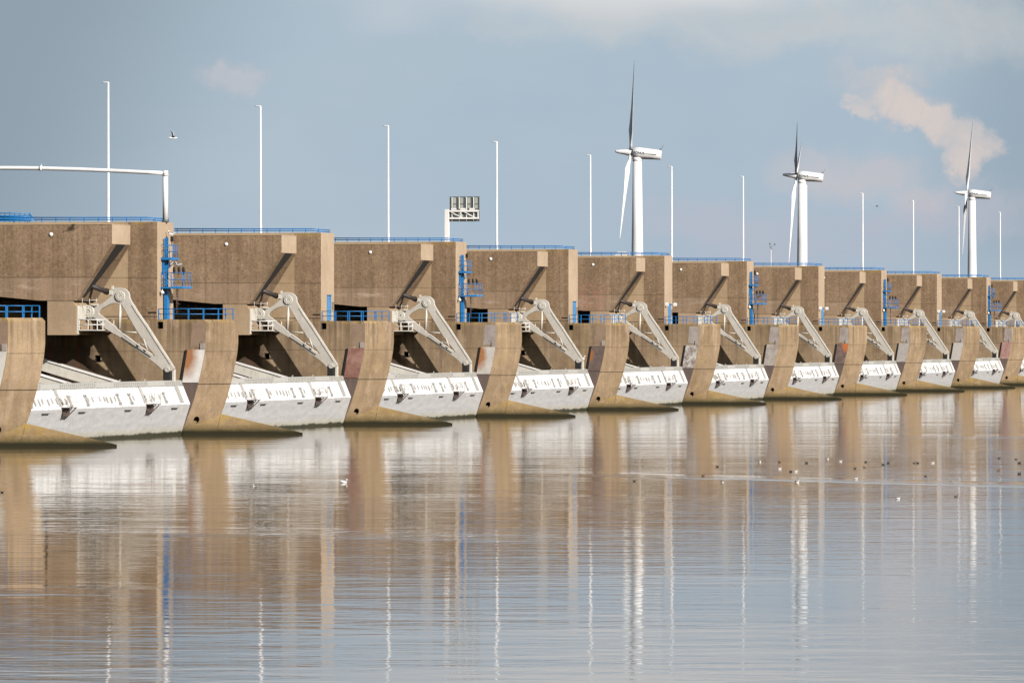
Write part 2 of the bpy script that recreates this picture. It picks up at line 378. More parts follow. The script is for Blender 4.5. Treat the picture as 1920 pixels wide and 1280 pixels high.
# ------------------------------------------------------------------ pier (built once, copied)
ROWS = [(-1.6, 1.5), (0.43, 2.5), (1.0, 2.77), (1.88, 3.12), (2.5, 3.35), (3.2, 3.6), (4.0, 3.84), (4.55, 4.0), (5.7, 4.3), (6.85, 4.55), (7.8, 4.72), (8.8, 4.81), (10.72, 4.81)]
def sea_edge(h):
    for (h0, s0), (h1, s1) in zip(ROWS, ROWS[1:]):
        if h0 <= h <= h1: return s0 + (s1-s0)*(h-h0)/(h1-h0)
    return ROWS[-1][1]
NOSE = 2.45
def make_pier():
    root = empty('dam_pier')
    b = MB(); rings = []
    for h, sa in ROWS:
        rings.append([(-40, -2.75, h), (sa, -2.75, h), (sa+NOSE, 0, h), (sa, 2.75, h), (-40, 2.75, h)])
    rings.append([(-40, -2.75, 11.0), (4.62, -2.73, 11.0), (4.81+NOSE-0.28, 0, 11.0), (4.62, 2.73, 11.0), (-40, 2.75, 11.0)])
    b.rings(rings, True, False)
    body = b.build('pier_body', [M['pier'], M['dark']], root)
    # openings: two square shafts and a round drain, really cut
    c = MB()
    for s, h in ((0.3, 10.45), (-5.95, 7.25)):
        c.box(s-0.27, s+0.27, -3.3, -1.6, h-0.33, h+0.33, 1)
    c.tube([(2.6, -0.9, 1.4), (4.6, -2.9, 1.4)], 0.33, 16, False, 1)
    cut = c.build('cutter', [M['pier'], M['dark']])
    md = body.modifiers.new('cut', 'BOOLEAN'); md.object = cut; md.operation = 'DIFFERENCE'; md.solver = 'EXACT'
    try: md.material_mode = 'TRANSFER'
    except Exception: pass
    apply_mods(body); bpy.data.objects.remove(cut)
    # tower over the pier
    t = MB()
    s0 = -17
    z0, z1, zm = 11.0, 20.36, 15.0
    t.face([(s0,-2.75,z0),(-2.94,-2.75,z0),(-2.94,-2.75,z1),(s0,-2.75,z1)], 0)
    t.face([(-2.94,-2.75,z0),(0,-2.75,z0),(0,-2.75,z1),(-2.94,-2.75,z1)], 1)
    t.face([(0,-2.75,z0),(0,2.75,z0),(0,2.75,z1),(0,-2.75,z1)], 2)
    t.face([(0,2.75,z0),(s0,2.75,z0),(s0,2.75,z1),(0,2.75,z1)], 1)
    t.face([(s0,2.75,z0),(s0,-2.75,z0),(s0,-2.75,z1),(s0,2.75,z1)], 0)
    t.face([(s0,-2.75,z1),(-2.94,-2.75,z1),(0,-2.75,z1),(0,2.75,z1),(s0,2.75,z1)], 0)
    bmesh.ops.remove_doubles(t.bm, verts=t.bm.verts[:], dist=0.001)
    t.build('tower', [M['smooth'], M['agg'], M['end']], root, 0.05)
    # haunch beside the tower: sloping soffit with a flat black panel where the hoist cylinder enters
    E = -2.72
    def prof(st, sb, se=E):
        return [(-17, 20.0), (se, 20.0), (se, 18.15), (st, 18.15), (sb, 12.78), (-10, 12.8), (-13.9, 13.17), (-17, 13.5)]
    full = [(-17, 20.0), (E, 20.0), (E, 18.15), (-6.15, 12.78), (-10, 12.8), (-13.9, 13.17), (-17, 13.5)]
    hb = MB()
    hb.prism(full, -8.85, -7.35)
    hb.prism([(p[0]-0.003 if p[0] > -17 else p[0], p[1]) for p in full], -7.353, -4.4)
    hb.prism([(p[0]+0.004 if p[0] > -17 else p[0], p[1]) for p in full], -4.403, -2.752)
    hb.build('haunch', M['slab'], root)
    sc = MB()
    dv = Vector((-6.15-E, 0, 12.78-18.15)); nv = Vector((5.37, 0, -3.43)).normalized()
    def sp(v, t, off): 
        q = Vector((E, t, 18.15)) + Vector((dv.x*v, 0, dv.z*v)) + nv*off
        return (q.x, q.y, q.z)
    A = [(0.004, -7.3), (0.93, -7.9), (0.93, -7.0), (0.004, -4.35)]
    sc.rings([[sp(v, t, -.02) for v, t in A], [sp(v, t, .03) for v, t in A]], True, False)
    sc.build('soffit_panel', M['black'], root)
    e = MB(); e.box(E+0.006, E+0.012, -8.84, -2.76, 18.16, 19.99)
    e.build('haunch_end', M['end'], root)
    cp = MB(); cp.box(-17, E+0.03, -8.9, -2.754, 20.003, 20.06); cp.build('coping', M['end'], root)
    bl = MB(); bl.prism([(-9.15, 9.5), (-6.22, 9.5), (-6.22, 12.2), (-6.6, 12.77), (-9.15, 12.77)], -8.8, -2.752)
    bl.build('bearing_block', M['block'], root, 0.04)
    be = MB(); be.box(-6.215, -6.1, -8.7, -2.8, 11.0, 12.3); be.box(-6.215, -6.12, -8.75, -8.1, 9.6, 11.0); be.build('bearing_plate', M['armlight'], root, 0.03)
    # pointed footing at the waterline
    f = MB()
    rdg, tip = (4.0, 0, 2.29), (13.65, 0, 0.18)
    for sgn in (-1, 1):
        b0, b1 = (1.5, sgn*2.74, 0.42), (2.6, sgn*2.75, 0.40)
        f.face([rdg, b0, b1]); f.face([rdg, b1, tip])
        f.face([b0, (1.5, sgn*2.74, -1.5), (2.6, sgn*2.75, -1.5), b1])
        f.face([b1, (2.6, sgn*2.75, -1.5), (13.65, 0, -1.5), tip])
    bmesh.ops.remove_doubles(f.bm, verts=f.bm.verts[:], dist=0.001)
    f.build('footing', M['toe'], root)
    # steel lining in the gate path (follows the curved nose edge)
    def lining(name, h0, h1, s_in0, s_in1, mat, off, n=8):
        L = MB(); A = []; B = []
        for i in range(n+1):
            h = h0 + (h1-h0)*i/n
            A.append((s_in0 + (s_in1-s_in0)*i/n, h)); B.append((sea_edge(h)-0.05, h))
        for i in range(n):
            for y in (-2.75-off,):
                L.face([(A[i][0], y, A[i][1]), (B[i][0], y, B[i][1]), (B[i+1][0], y, B[i+1][1]), (A[i+1][0], y, A[i+1][1])])
        loop = A + B[::-1]
        for i in range(len(loop)):
            p, q = loop[i], loop[(i+1) % len(loop)]
            L.face([(p[0], -2.75-off, p[1]), (q[0], -2.75-off, q[1]), (q[0], -2.751, q[1]), (p[0], -2.751, p[1])])
        bmesh.ops.remove_doubles(L.bm, verts=L.bm.verts[:], dist=0.0005)
        return L.build(name, mat, root)
    lining('niche_lining', 0.0, 4.95, 1.0, 2.45, M['niche'], 0.02, 10)
    lining('guide_plate', 4.98, 8.12, 2.48, 3.0, PL[0][0], 0.09)
    lining('guide_strip', 8.35, 10.68, 3.25, 3.45, STRIP_B, 0.02, 4)
    e2 = MB(); e2.bar((2.36, -2.83, 5.1), (2.88, -2.83, 8.1), 0.12); e2.build('guide_edge', M['black'], root)
    lg = MB(); lg.box(4.25, 4.72, -2.86, -2.76, 8.13, 8.75); lg.build('lifting_lug', STRIP_G, root, 0.02)
    # round bulkhead light on the haunch
    q = MB()
    q.rings([[(-8.73+r*math.cos(i/16*2*math.pi), y, 19.08+r*math.sin(i/16*2*math.pi)) for i in range(16)] for r, y in ((0.19,-8.84),(0.19,-8.92),(0.14,-8.96),(0.05,-8.98))])
    q.build('wall_light', M['white'], root)
    gs = MB(); gs.box(-0.9, -0.1, -2.80, -2.752, 11.62, 11.74); gs.build('vent_slot', M['black'], root)
    return root

# ------------------------------------------------------------------ lifting arm
OUT = [(-6.38,12.22),(-6.0,12.34),(-5.51,12.26),(-5.01,12.26),(-4.51,12.42),(-4.02,12.74),(-3.52,13.21),(-3.62,13.5),(-3.38,13.8),(-3.03,13.97),(-2.61,13.93),(-2.28,13.77),(-2.03,13.49),(-1.97,13.09),(-1.79,12.7),(-1.21,11.82),(-0.34,10.55),(1.26,8.1),(2.29,6.63),(2.42,6.32),(2.21,6.04),(1.88,5.96),(1.67,6.13),(0.93,6.83),(-0.88,8.1),(-2.53,9.29),(-3.36,9.76),(-4.18,10.24),(-4.84,10.95),(-5.26,11.23),(-5.63,11.1),(-6.09,11.19),(-6.42,11.51),(-6.5,11.87)]
HOLE = [(-4.76,11.67),(-4.43,12.06),(-3.69,12.46),(-3.19,12.59),(-2.7,12.54),(-2.36,12.3),(-1.7,11.2),(-0.55,9.37),(0.77,7.70),(0.69,7.5),(-0.38,8.18),(-1.7,9.21),(-2.61,9.84),(-3.11,10.32),(-3.69,10.71),(-4.27,11.19),(-4.64,11.45)]
def shrink(lp, f, c): return [(c[0]+(x-c[0])*f, c[1]+(y-c[1])*f) for x, y in lp]
def make_arm():
    root = empty('lifting_arm')
    T0, T1 = -6.12, -5.78
    wide = lambda p: (p[0] - .14 + (.30 if p[0] > -2.7 and (p[1]-13.2) > -1.62*(p[0]+1.95) - .35 else 0), p[1])
    o = smooth_loop([wide(p) for p in OUT], 3); h = smooth_loop([(p[0]-.12, p[1]) for p in HOLE], 3)
    plate_from_outlines('arm_frame', [o, h], T0, T1, M['arm'], root, 0.05)
    # raised flange along the outer leg, recessed web behind it
    fl = MB()
    pts = [(-1.6,12.35),(-1.12,11.6),(-0.25,10.4),(1.3,8.05),(2.2,6.72)]
    for (a, b) in zip(pts, pts[1:]):
        for tt in (-6.08, -5.82):
            fl.bar((a[0]+.1, tt, a[1]+.06), (b[0]+.1, tt, b[1]+.06), 0.2, 0.16)
    fl.build('outer_flange', M['armlight'], root)
    def hub(name, c, r, proud):
        k = MB()
        prof = [(r, 0.0), (r, -proud*0.6), (r*0.93, -proud*0.75), (r*0.6, -proud*0.75), (r*0.58, -proud), (r*0.34, -proud), (r*0.3, -proud*0.7), (r*0.12, -proud*0.7), (r*0.1, -proud*1.05)]
        k.rings([[(c[0]+q*math.cos(i/28*2*math.pi), T0+y, c[1]+q*math.sin(i/28*2*math.pi)) for i in range(28)] for q, y in prof], True, False)
        for i in range(12):
            an = i/12*2*math.pi
            k.box(c[0]+r*.78*math.cos(an)-.035, c[0]+r*.78*math.cos(an)+.035, T0-proud*0.75-.05, T0-proud*.7, c[1]+r*.78*math.sin(an)-.035, c[1]+r*.78*math.sin(an)+.035)
        return k.build(name, M['armlight'], root)
    hub('pivot_cap', (-5.88, 11.75), 0.62, 0.22)
    hub('crank_cap', (-2.70, 13.21), 0.50, 0.16)
    hub('pin_cap', (1.96, 6.24), 0.27, 0.14)
    # bearing housing round the pivot
    bh = MB()
    for s0, s1, h0, h1 in ((-6.62,-6.4,12.0,12.35),(-6.7,-6.45,10.95,11.2),(-6.75,-6.5,11.4,12.1)):
        bh.box(s0, s1, -6.7, -3.4, h0, h1)
    bh.box(-5.4,-5.0,-6.4,-5.6,12.3,12.5); bh.build('pivot_bearing', M['armlight'], root, 0.02)
    for tt in (-6.0, -5.85):
        p = MB(); p.tube([(-2.72, tt, 12.5), (-2.86, tt, 10.1)], 0.12, 10); p.build('strut', M['armlight'], root)
    p = MB(); p.tube([(-2.6, -6.0, 9.82), (-0.7, -6.0, 9.74)], 0.065, 8); p.build('cross_bar', M['armlight'], root)
    p = MB(); p.tube([(-0.36, -6.3, 9.15), (0.02, -6.3, 8.1)], 0.09, 8); p.tube([(-0.8, -6.3, 8.75), (0.0, -6.3, 8.45)], 0.06, 8)
    p.tube([(-0.8, -6.3, 8.4), (-0.8, -6.3, 8.8)], 0.06, 8); p.build('lower_lattice', M['arm'], root)
    p = MB(); p.tube([(-2.3, -6.38, 9.5), (0.6, -6.38, 7.62)], 0.05, 8); p.build('hand_line', M['armlight'], root)
    # hoist cylinder into the haunch
    p = MB(); p.tube([(-6.4, -7.35, 14.6), (-4.0, -5.9, 13.62)], 0.24, 16); p.tube([(-4.35, -5.8, 13.74), (-3.98, -5.8, 13.61)], 0.3, 16); p.build('hoist_cylinder', M['rod'], root)
    p = MB(); p.tube([(-4.05, -5.8, 13.63), (-3.4, -5.8, 13.4)], 0.15, 12); p.box(-3.75,-3.45,-6.3,-5.3,13.35,13.8); p.box(-3.55,-3.35,-6.2,-6.0,13.85,14.2); p.build('rod_clevis', M['armlight'], root)
    # link down to the gate
    p = MB(); p.box(1.55, 2.25, -6.2, -5.4, 5.05, 6.2); p.build('link_block', M['black'], root, 0.04)
    p = MB(); p.box(2.1, 2.45, -5.38, -4.9, 5.0, 6.25); p.box(1.75,2.3,-5.4,-5.3,5.25,5.6); p.build('link_plate', M['armlight'], root, 0.03)
    return root

# ------------------------------------------------------------------ gate
def make_gate():
    root = empty('sluice_gate')
    a, b = -59.2, -2.8
    g = MB()
    prof_up = [(2.54, 4.72), (3.28, 2.93), (2.9, 2.93), (2.1, 4.72)]
    sl = Vector((3.28-2.54, 0, 2.93-4.72)).normalized(); nn = Vector((-sl.z, 0, sl.x))
    def P(v, t, off): # point on the upper facet
        q = Vector((2.54, 0, 4.72)) + sl*(v*1.937) + nn*off
        return (q.x, t, q.z)
    ts = [(a, 0)]; t = a+0.9; i = 0
    while t < b-0.4:
        ts += [(t-.055, 0), (t-.05, .06), (t+.05, .06), (t+.055, 0)]
        t += (1.9, 2.6, 1.5, 2.2)[i % 4]; i += 1
    ts.append((b, 0))
    g.rings([[P(0, t, of), P(1, t, of), (2.9, t, 2.93), (2.1, t, 4.72)] for t, of in ts], True, False)
    g.build('upper_plate', M['gate'], root)
    rnd = random.Random(3)
    def lug(v0, v1, w, hgt, flange=False):
        lg = MB()
        ring = lambda off, e: [P(v0+e, -w+e*.4, off), P((v0+v1)/2, -w*1.25+e*.4, off), P(v1-e, -w+e*.4, off), P(v1-e, w-e*.4, off), P((v0+v1)/2, w*1.25-e*.4, off), P(v0+e, w-e*.4, off)]
        lg.rings([ring(-.01, 0), ring(hgt, .03)], True, False)
        if flange:
            for vv in (v0-.02, v1-.08):
                lg.rings([[P(vv, -.36, -.01), P(vv+.1, -.36, -.01), P(vv+.1, .36, -.01), P(vv, .36, -.01)], [P(vv, -.36, hgt), P(vv+.1, -.36, hgt), P(vv+.1, .36, hgt), P(vv, .36, hgt)]], True, False)
        return lg.build('lug', M['lug'], root)
    protos = [lug(.46, .78, .13, .10), lug(.44, .72, .16, .08), lug(.48, .82, .11, .12)]
    big0 = lug(.36, .88, .15, .14, True)
    uses = {}
    def put(pr, tt):
        if uses.get(pr.name): o = pr.copy(); COL.objects.link(o)
        else: uses[pr.name] = 1; o = pr
        o.location = (0, tt, 0)
    for lo, hi in ((-53, -41), (-36.3, -26), (-22.2, -11)):
        m = 10
        for k in range(m):
            tt = lo + (hi-lo)*k/(m-1) + rnd.uniform(-.25, .25)
            if k in (0, m-1): put(big0, tt)
            elif rnd.random() < .9: put(protos[rnd.randrange(3)], tt)
    sc = MB()
    sc.rings([[P(v, t, .02) for v, t in ((.06,-6.0),(.92,-6.0),(.92,-4.9),(.06,-4.9))], [P(v, t, .06) for v, t in ((.06,-6.0),(.92,-6.0),(.92,-4.9),(.06,-4.9))]], True, False)
    for k in range(7):
        v = .1+k*.12; sc.rings([[P(v, t, .05) for t in (-5.9,)]+[P(v+.04,-5.9,.05),P(v+.04,-5.0,.05),P(v,-5.0,.05)], [P(v,-5.9,.11),P(v+.04,-5.9,.11),P(v+.04,-5.0,.11),P(v,-5.0,.11)]], True, False)
    sc.build('tread_panel', M['gatecap'], root)
    for tc in (-44.5, -17.9):
        ld = MB()
        for tt in (tc-.22, tc+.22):
            ld.bar(P(0.0, tt, .14), P(0.86, tt, .14), .06)
        for k in range(9):
            v = .05+k*.095
            ld.bar(P(v, tc-.22, .14), P(v, tc+.22, .14), .05)
        ld.build('access_ladder', M['arm'], root)
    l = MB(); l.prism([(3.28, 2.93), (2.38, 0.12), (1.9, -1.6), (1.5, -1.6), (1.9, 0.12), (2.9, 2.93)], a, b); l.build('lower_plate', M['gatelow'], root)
    for tt in (-49, -38, -23.5, -8):
        hb = MB(); hb.box(3.16, 3.36, tt-1.0, tt+1.0, 2.58, 2.64); hb.build('grab_bar', M['paneldark'], root)
    c = MB(); c.prism([(1.5, 5.2), (2.40, 5.2), (2.50, 4.74), (2.1, 4.74)], a, b)
    t = a+.3; i = 0
    while t < b-.2:
        if (i//9) % 3 != 2: c.box(2.36, 2.55, t-.07, t+.07, 4.76, 5.12)
        t += .62; i += 1
    c.box(2.2, 2.62, a, b, 4.685, 4.735)
    c.build('top_cap', M['gatecap'], root)
    hr = MB()
    for tt in [a+4+k*8.3 for k in range(7)]:
        hr.tube([(2.0, tt-.3, 5.2), (2.0, tt-.22, 5.32), (2.0, tt, 5.37), (2.0, tt+.22, 5.32), (2.0, tt+.3, 5.2)], .028, 6)
    hr.build('lifting_eyes', M['armlight'], root)
    for tc in (-43.4, -16.8):
        pl = MB(); pl.box(3.2, 4.15, tc-1.0, tc+1.0, 3.02, 3.10); pl.box(3.25, 3.55, tc-.6, tc+.6, 2.35, 3.0); pl.bar((4.1, tc-.6, 3.02), (3.15, tc-.6, 2.1), .08); pl.bar((4.1, tc+.6, 3.02), (3.15, tc+.6, 2.1), .08)
        po = pl.build('bracket_platform', M['niche'], root)
        rl = MB()
        for q in ((3.2, -1), (4.1, -1), (4.1, 1), (3.2, 1)): rl.bar((q[0], tc+q[1], 3.1), (q[0], tc+q[1], 4.05), .05)
        for hh in (3.6, 4.05):
            rl.bar((3.2, tc-1, hh), (4.1, tc-1, hh), .045); rl.bar((4.1, tc-1, hh), (4.1, tc+1, hh), .045); rl.bar((4.1, tc+1, hh), (3.2, tc+1, hh), .045)
        rl.build('platform_rail', M['arm'], po)
    for tt in (-5.4, -21.4, -41, -57):
        m = MB()
        line = lambda s, off: 5.12 - .2855*(s+3.74) - off
        m.prism([(-30, line(-30, 0)), (2.0, line(2.0, 0)), (2.0, line(2.0, 1.02)), (-30, line(-30, 1.02))], tt, tt+1.3)
        ra = m.build('radial_arm', M['armlight'], root)
        m = MB(); m.prism([(-30, line(-30, -.1)), (1.9, line(1.9, -.1)), (1.9, line(1.9, .0)+.002), (-30, line(-30, .0)+.002)], tt-.1, tt+1.4)
        m.build('top_flange', M['white'], ra)  # sunlit top of the beam put into a whiter paint
    return root

# ------------------------------------------------------------------ railings and other steelwork
def make_deck_railing():
    root = empty('deck_railing')
    path = [(-0.0+.05, -2.55), (4.55, -2.55), (6.75, 0), (4.55, 2.55), (0.05, 2.55)]
    for nm, h in (('top_rail', 12.03), ('mid_rail', 11.52)):
        m = MB()
        for (x0, y0), (x1, y1) in zip(path, path[1:]): m.tube([(x0, y0, h), (x1, y1, h)], .036, 6)
        m.build(nm, M['blue'], root)
    first = None
    spots = []
    for (x0, y0), (x1, y1) in zip(path, path[1:]):
        d = math.hypot(x1-x0, y1-y0); n = max(1, round(d/1.35))
        for i in range(n): spots.append((x0+(x1-x0)*i/n, y0+(y1-y0)*i/n))
    spots.append(path[-1])
    for x, y in spots:
        if first is None:
            m = MB(); m.box(-.04, .04, -.06, .06, 11.0, 12.02); first = m.build('post', M['blue'], root); p = first
        else:
            p = first.copy(); COL.objects.link(p)
        p.location = (x, y, 0)
    return root
def make_parapet_railing():
    root = empty('roof_railing')
    for nm, h, r in (('top_rail', 20.80, .065), ('mid_rail', 20.60, .06)):
        m = MB()
        m.tube([(-16.5, -1.6, h+.06), (-8, -1.6, h+.02), (-1.4, -1.6, h), (-0.5, -1.3, h-.08), (-0.35, 0, h-.08), (-0.35, 2.2, h-.1)], r, 6); m.build(nm, M['blue'], root)
    first = None
    for i in range(12):
        if first is None:
            m = MB(); m.box(-.035, .035, -.035, .035, 20.36, 20.80); first = m.build('post', M['blue'], root); p = first
        else:
            p = first.copy(); COL.objects.link(p)
        p.location = (-16.2 + i*1.42, -1.6, 0)
    return root
def make_service_platform():
    root = empty('service_platform')
    m = MB(); m.box(-6.1, -4.2, -8.6, -3.0, 9.93, 10.03); m.build('floor', M['armlight'], root)
    for nm, h in (('top_rail', 10.98), ('mid_rail', 10.5)):
        m = MB(); m.tube([(-6.05, -8.55, h), (-4.25, -8.55, h), (-4.25, -3.05, h)], .045, 6); m.build(nm, M['white'], root)
    for x, y in ((-6.05, -8.55), (-5.15, -8.55), (-4.25, -8.55), (-4.25, -6.7), (-4.25, -4.9), (-4.25, -3.1)):
        m = MB(); m.box(x-.035, x+.035, y-.035, y+.035, 10.03, 10.98); m.build('post', M['white'], root)
    m = MB(); m.tube([(-6.0,-8.0,12.75),(-4.4,-8.0,12.85)], .03, 6)
    for s in (-5.9,-5.2,-4.5): m.tube([(s,-8.0,12.3),(s,-8.0,13.0)], .03, 6)
    m.build('upper_rail', M['armlight'], root)
    return root
def make_ladder_tower():
    root = empty('ladder_tower')
    m = MB()
    m.box(.14, .34, -.85, -.75, 14.1, 18.85); m.box(.14, .34, -.25, -.15, 14.1, 18.85)
    m.build('stringer', M['blue'], root)
    m = MB()
    z = 14.4
    while z < 18.8: m.tube([(.3, -.8, z), (.3, -.2, z)], .03, 6); m.tube([(.02, -1.05, z), (.3, -.8, z)], .025, 6); z += .33
    m.build('rungs', M['blue'], root)
    m = MB(); m.box(.1, .48, -.95, -.25, 11.02, 14.05); m.build('ladder_casing', M['blue'], root, .02)
    # upper platform
    m = MB(); m.box(.02, 1.05, -1.6, 1.0, 16.72, 16.95); up = m.build('upper_platform', M['blue'], root)
    m = MB(); m.bar((.05, -.6, 15.9), (.95, -.6, 16.72), .07); m.bar((.05, .7, 15.9), (.95, .7, 16.72), .07); m.build('brace', M['blue'], up)
    m = MB(); m.prism([(.03, 15.3), (.08, 15.3), (.3, 16.72), (.03, 16.72)], -1.3, -.9); m.build('shroud', M['blue'], up)
    m = MB()
    for h in (17.55, 18.15):
        m.tube([(.05, 1.0, h), (.85, 1.0, h), (1.02, .7, h), (1.02, -1.2, h), (.85, -1.55, h), (.05, -1.55, h)], .032, 6)
    for x, y in ((.5, 1), (1.02, .7), (1.02, .1), (1.02, -.5), (1.02, -1.1), (.5, -1.55)): m.tube([(x, y, 16.95), (x, y, 18.15)], .03, 6)
    m.build('upper_railing', M['blue'], up)
    # main platform
    m = MB(); m.box(.02, 2.2, -1.7, 1.6, 13.98, 14.13); mp = m.build('main_platform', M['blue'], root)
    m = MB(); m.box(1.2, 2.22, -1.72, 1.62, 14.135, 14.2); m.build('toe_board', M['bluepale'], mp)
    m = MB()
    for h in (14.85, 15.5):
        m.tube([(.05, -1.65, h), (2.15, -1.65, h), (2.15, 1.55, h), (.05, 1.55, h)], .032, 6)
    for x, y in ((.1, -1.65), (1.1, -1.65), (2.15, -1.65), (2.15, -.6), (2.15, .5), (2.15, 1.55), (1.3, 1.55), (.4, 1.55)): m.tube([(x, y, 14.13), (x, y, 15.5)], .03, 6)
    for k in range(3): m.tube([(.15+.3*k, -1.66, 15.45), (1.05+.3*k, -1.66, 14.2)], .022, 6)
    m.build('main_railing', M['blue'], mp)
    for s, y in ((1.15, -1.0), (1.62, -1.0), (2.08, -1.0)):
        m = MB(); m.tube([(s, y, 15.3), (s, y, 15.55)], .04, 8); m.rings([[(s+r*math.cos(i/8*2*math.pi), y+r*math.sin(i/8*2*math.pi), h) for i in range(8)] for r, h in ((.05,15.5),(.13,15.56),(.13,15.95),(.06,16.05))])
        m.box(s-.03, s+.22, y-.1, y+.1, 15.62, 15.68)
        m.build('signal_lamp', M['black'], mp)
    # thin lower ladder
    m = MB()
    for y in (.3, .8): m.tube([(1.0, y, 11.5), (1.0, y, 14.0)], .03, 6)
    z = 11.7
    while z < 14: m.tube([(1.0, .3, z), (1.0, .8, z)], .025, 6); z += .3
    for z in (12.5, 13.2, 13.8): m.tube([(1.0, .3, z), (1.25, .3, z), (1.25, .8, z), (1.0, .8, z)], .022, 6)
    m.build('lower_ladder', M['niche'], root)
    m = MB(); m.tube([(.25, -2.0, 13.78), (.25, -1.9, 13.9)], .04, 6); m.rings([[(.25+r*math.cos(i/10*2*math.pi), -2.0+r*math.sin(i/10*2*math.pi), h) for i in range(10)] for r, h in ((.05,13.8),(.2,13.65),(.2,13.5),(.06,13.42))]); m.build('floodlight', M['white'], root)
    m = MB(); m.tube([(.62, .1, 18.1), (.62, .1, 18.55)], .05, 8); m.box(.5, .74, -.05, .25, 18.5, 19.0); m.build('top_lamp', M['black'], root, .02)
    return root
def make_wall_ladder():
    root = empty('wall_ladder')
    m = MB(); m.box(.02, .1, -.35, .65, 11.05, 13.7); m.build('back_plate', M['bluepale'], root)
    for y in (-.35, .6):
        m = MB(); m.box(.1, .22, y, y+.07, 11.05, 13.75); m.build('stringer', M['bluepale'], root)
    m = MB(); z = 11.3
    while z < 13.6: m.tube([(.16, -.3, z), (.16, .62, z)], .025, 6); z += .3
    m.build('rungs', M['blue'], root)
    m = MB(); m.box(.02, .3, -.4, .7, 13.72, 13.8); m.build('cap', M['blue'], root)
    m = MB(); m.tube([(.1, 1.6, 12.2), (.1, 1.6, 13.0), (.1, 2.1, 13.0), (.1, 2.1, 12.2)], .03, 6); m.build('grab_loop', M['niche'], root)
    return root
def make_floodlight():
    root = empty('twin_floodlight')
    m = MB(); m.tube([(.12, -2.5, 13.72), (.12, 2.9, 13.72)], .04, 6); m.build('arm_bar', M['white'], root)
    for y in (-2.4, 2.9):
        m = MB(); x = .25 if y < 0 else .35
        m.rings([[(x+dx*k, y+dy*k, h) for dx, dy in ((-1,-1),(1,-1),(1,1),(-1,1))] for k, h in ((.14,13.92),(.24,13.8),(.2,13.45),(.1,13.4))], True, False)
        m.build('lamp_head', M['white'], root)
    return root

# ------------------------------------------------------------------ place the repeats
K = range(-1, 11)
near = {-1:'the pier cut off at the left', 0:'the pier under the white gantry', 1:'the second whole pier from the left', 2:'the pier under the road sign', 3:'the fourth whole pier from the left', 4:'the pier below the tallest turbine',
        5:'the sixth whole pier from the left', 6:'the pier below the middle turbine', 7:'the eighth whole pier from the left', 8:'the ninth whole pier from the left', 9:'the tenth whole pier from the left', 10:'the pier cut off at the right'}
pier0, arm0, gate0, deck0, roof0, plat0 = make_pier(), make_arm(), make_gate(), make_deck_railing(), make_parapet_railing(), make_service_platform()
lt0, wl0, fl0 = make_ladder_tower(), make_wall_ladder(), make_floodlight()
first_used = set()
def inst(src, k):
    if src.name in first_used: o = copy_tree(src)
    else: first_used.add(src.name); o = src
    place(o, 0, PITCH*k)
    return o
def kid(o, name):
    for c in o.children:
        if c.name.split('.')[0] == name: return c
plw = {-1:'with only its nose in view at the left edge', 0:'with a white rust-stained guide plate, under the gantry', 1:'with a rusty red-brown guide plate, second whole one from the left', 2:'with an orange-edged grey guide plate, under the road sign',
       3:'with a dark brown guide plate, fourth whole one from the left', 4:'with a peeling white guide plate, below the tallest turbine', 5:'with a mottled grey guide plate, sixth whole one from the left', 6:'with an orange-cornered dark guide plate, below the middle turbine',
       7:'with a plain grey guide plate, eighth whole one from the left', 8:'with a pale grey guide plate, ninth whole one from the left', 9:'with a pinkish red guide plate, tenth whole one from the left', 10:'with only its haunch in view at the right edge'}
for k in K:
    p = inst(pier0, k)
    tag(p, 'brown concrete pier ' + plw[k], 'pier', 'piers of the dam')
    gp = kid(p, 'guide_plate'); gp.data = gp.data.copy() if k > -1 else gp.data
    gp.data.materials.clear(); gp.data.materials.append(PL[k][0])
    gp['label'] = PL[k][1]
    st = kid(p, 'guide_strip')
    if k >= 4 or k == 2:
        st.data = st.data.copy(); st.data.materials.clear(); st.data.materials.append(STRIP_G)
    tag(inst(deck0, k), 'blue deck railing on ' + near[k], 'railing', 'railings on the pier noses')
    tag(inst(roof0, k), 'low blue roof railing on ' + near[k], 'railing', 'railings on the tower roofs')
for k in range(0, 11):
    tag(inst(arm0, k), 'pale grey triangular lifting arm beside ' + near[k], 'lifting arm', 'lifting arms of the gates')
    tag(inst(plat0, k), 'small white service platform under the arm pivot of ' + near[k], 'platform', 'service platforms under the arms')
    gt = inst(gate0, k)
    for c in gt.children:
        if c.name.startswith('lug') and k:
            c.location.y += random.uniform(-.45, .45); c.scale.y = random.uniform(.7, 1.5)
    tag(gt, 'white steel sluice gate at the water before ' + near[k], 'sluice gate', 'sluice gates of the dam')
for k in (0, 2, 5, 7, 9):
    tag(inst(lt0, k), 'tall blue ladder with railed platforms on ' + near[k], 'ladder', 'blue ladder towers with platforms')
for k in (1, 3, 4, 6, 8):
    tag(inst(wl0, k), 'short pale blue wall ladder on ' + near[k], 'ladder', 'short blue wall ladders')
for k in (4, 6, 8):
    tag(inst(fl0, k), 'pair of white floodlights over a ladder on ' + near[k], 'floodlight', 'twin floodlights')

# ------------------------------------------------------------------ road, lamps, gantry, sign
rd = MB(); rd.prism([(-42, 19.2), (-18, 19.2), (-18, 17.4), (-24, 14.0), (-36, 14.0), (-42, 17.4)], -190, 1100)
o = rd.build('road', [M['asphalt']]); place(o, 0, 0); tag(o, kind='structure')

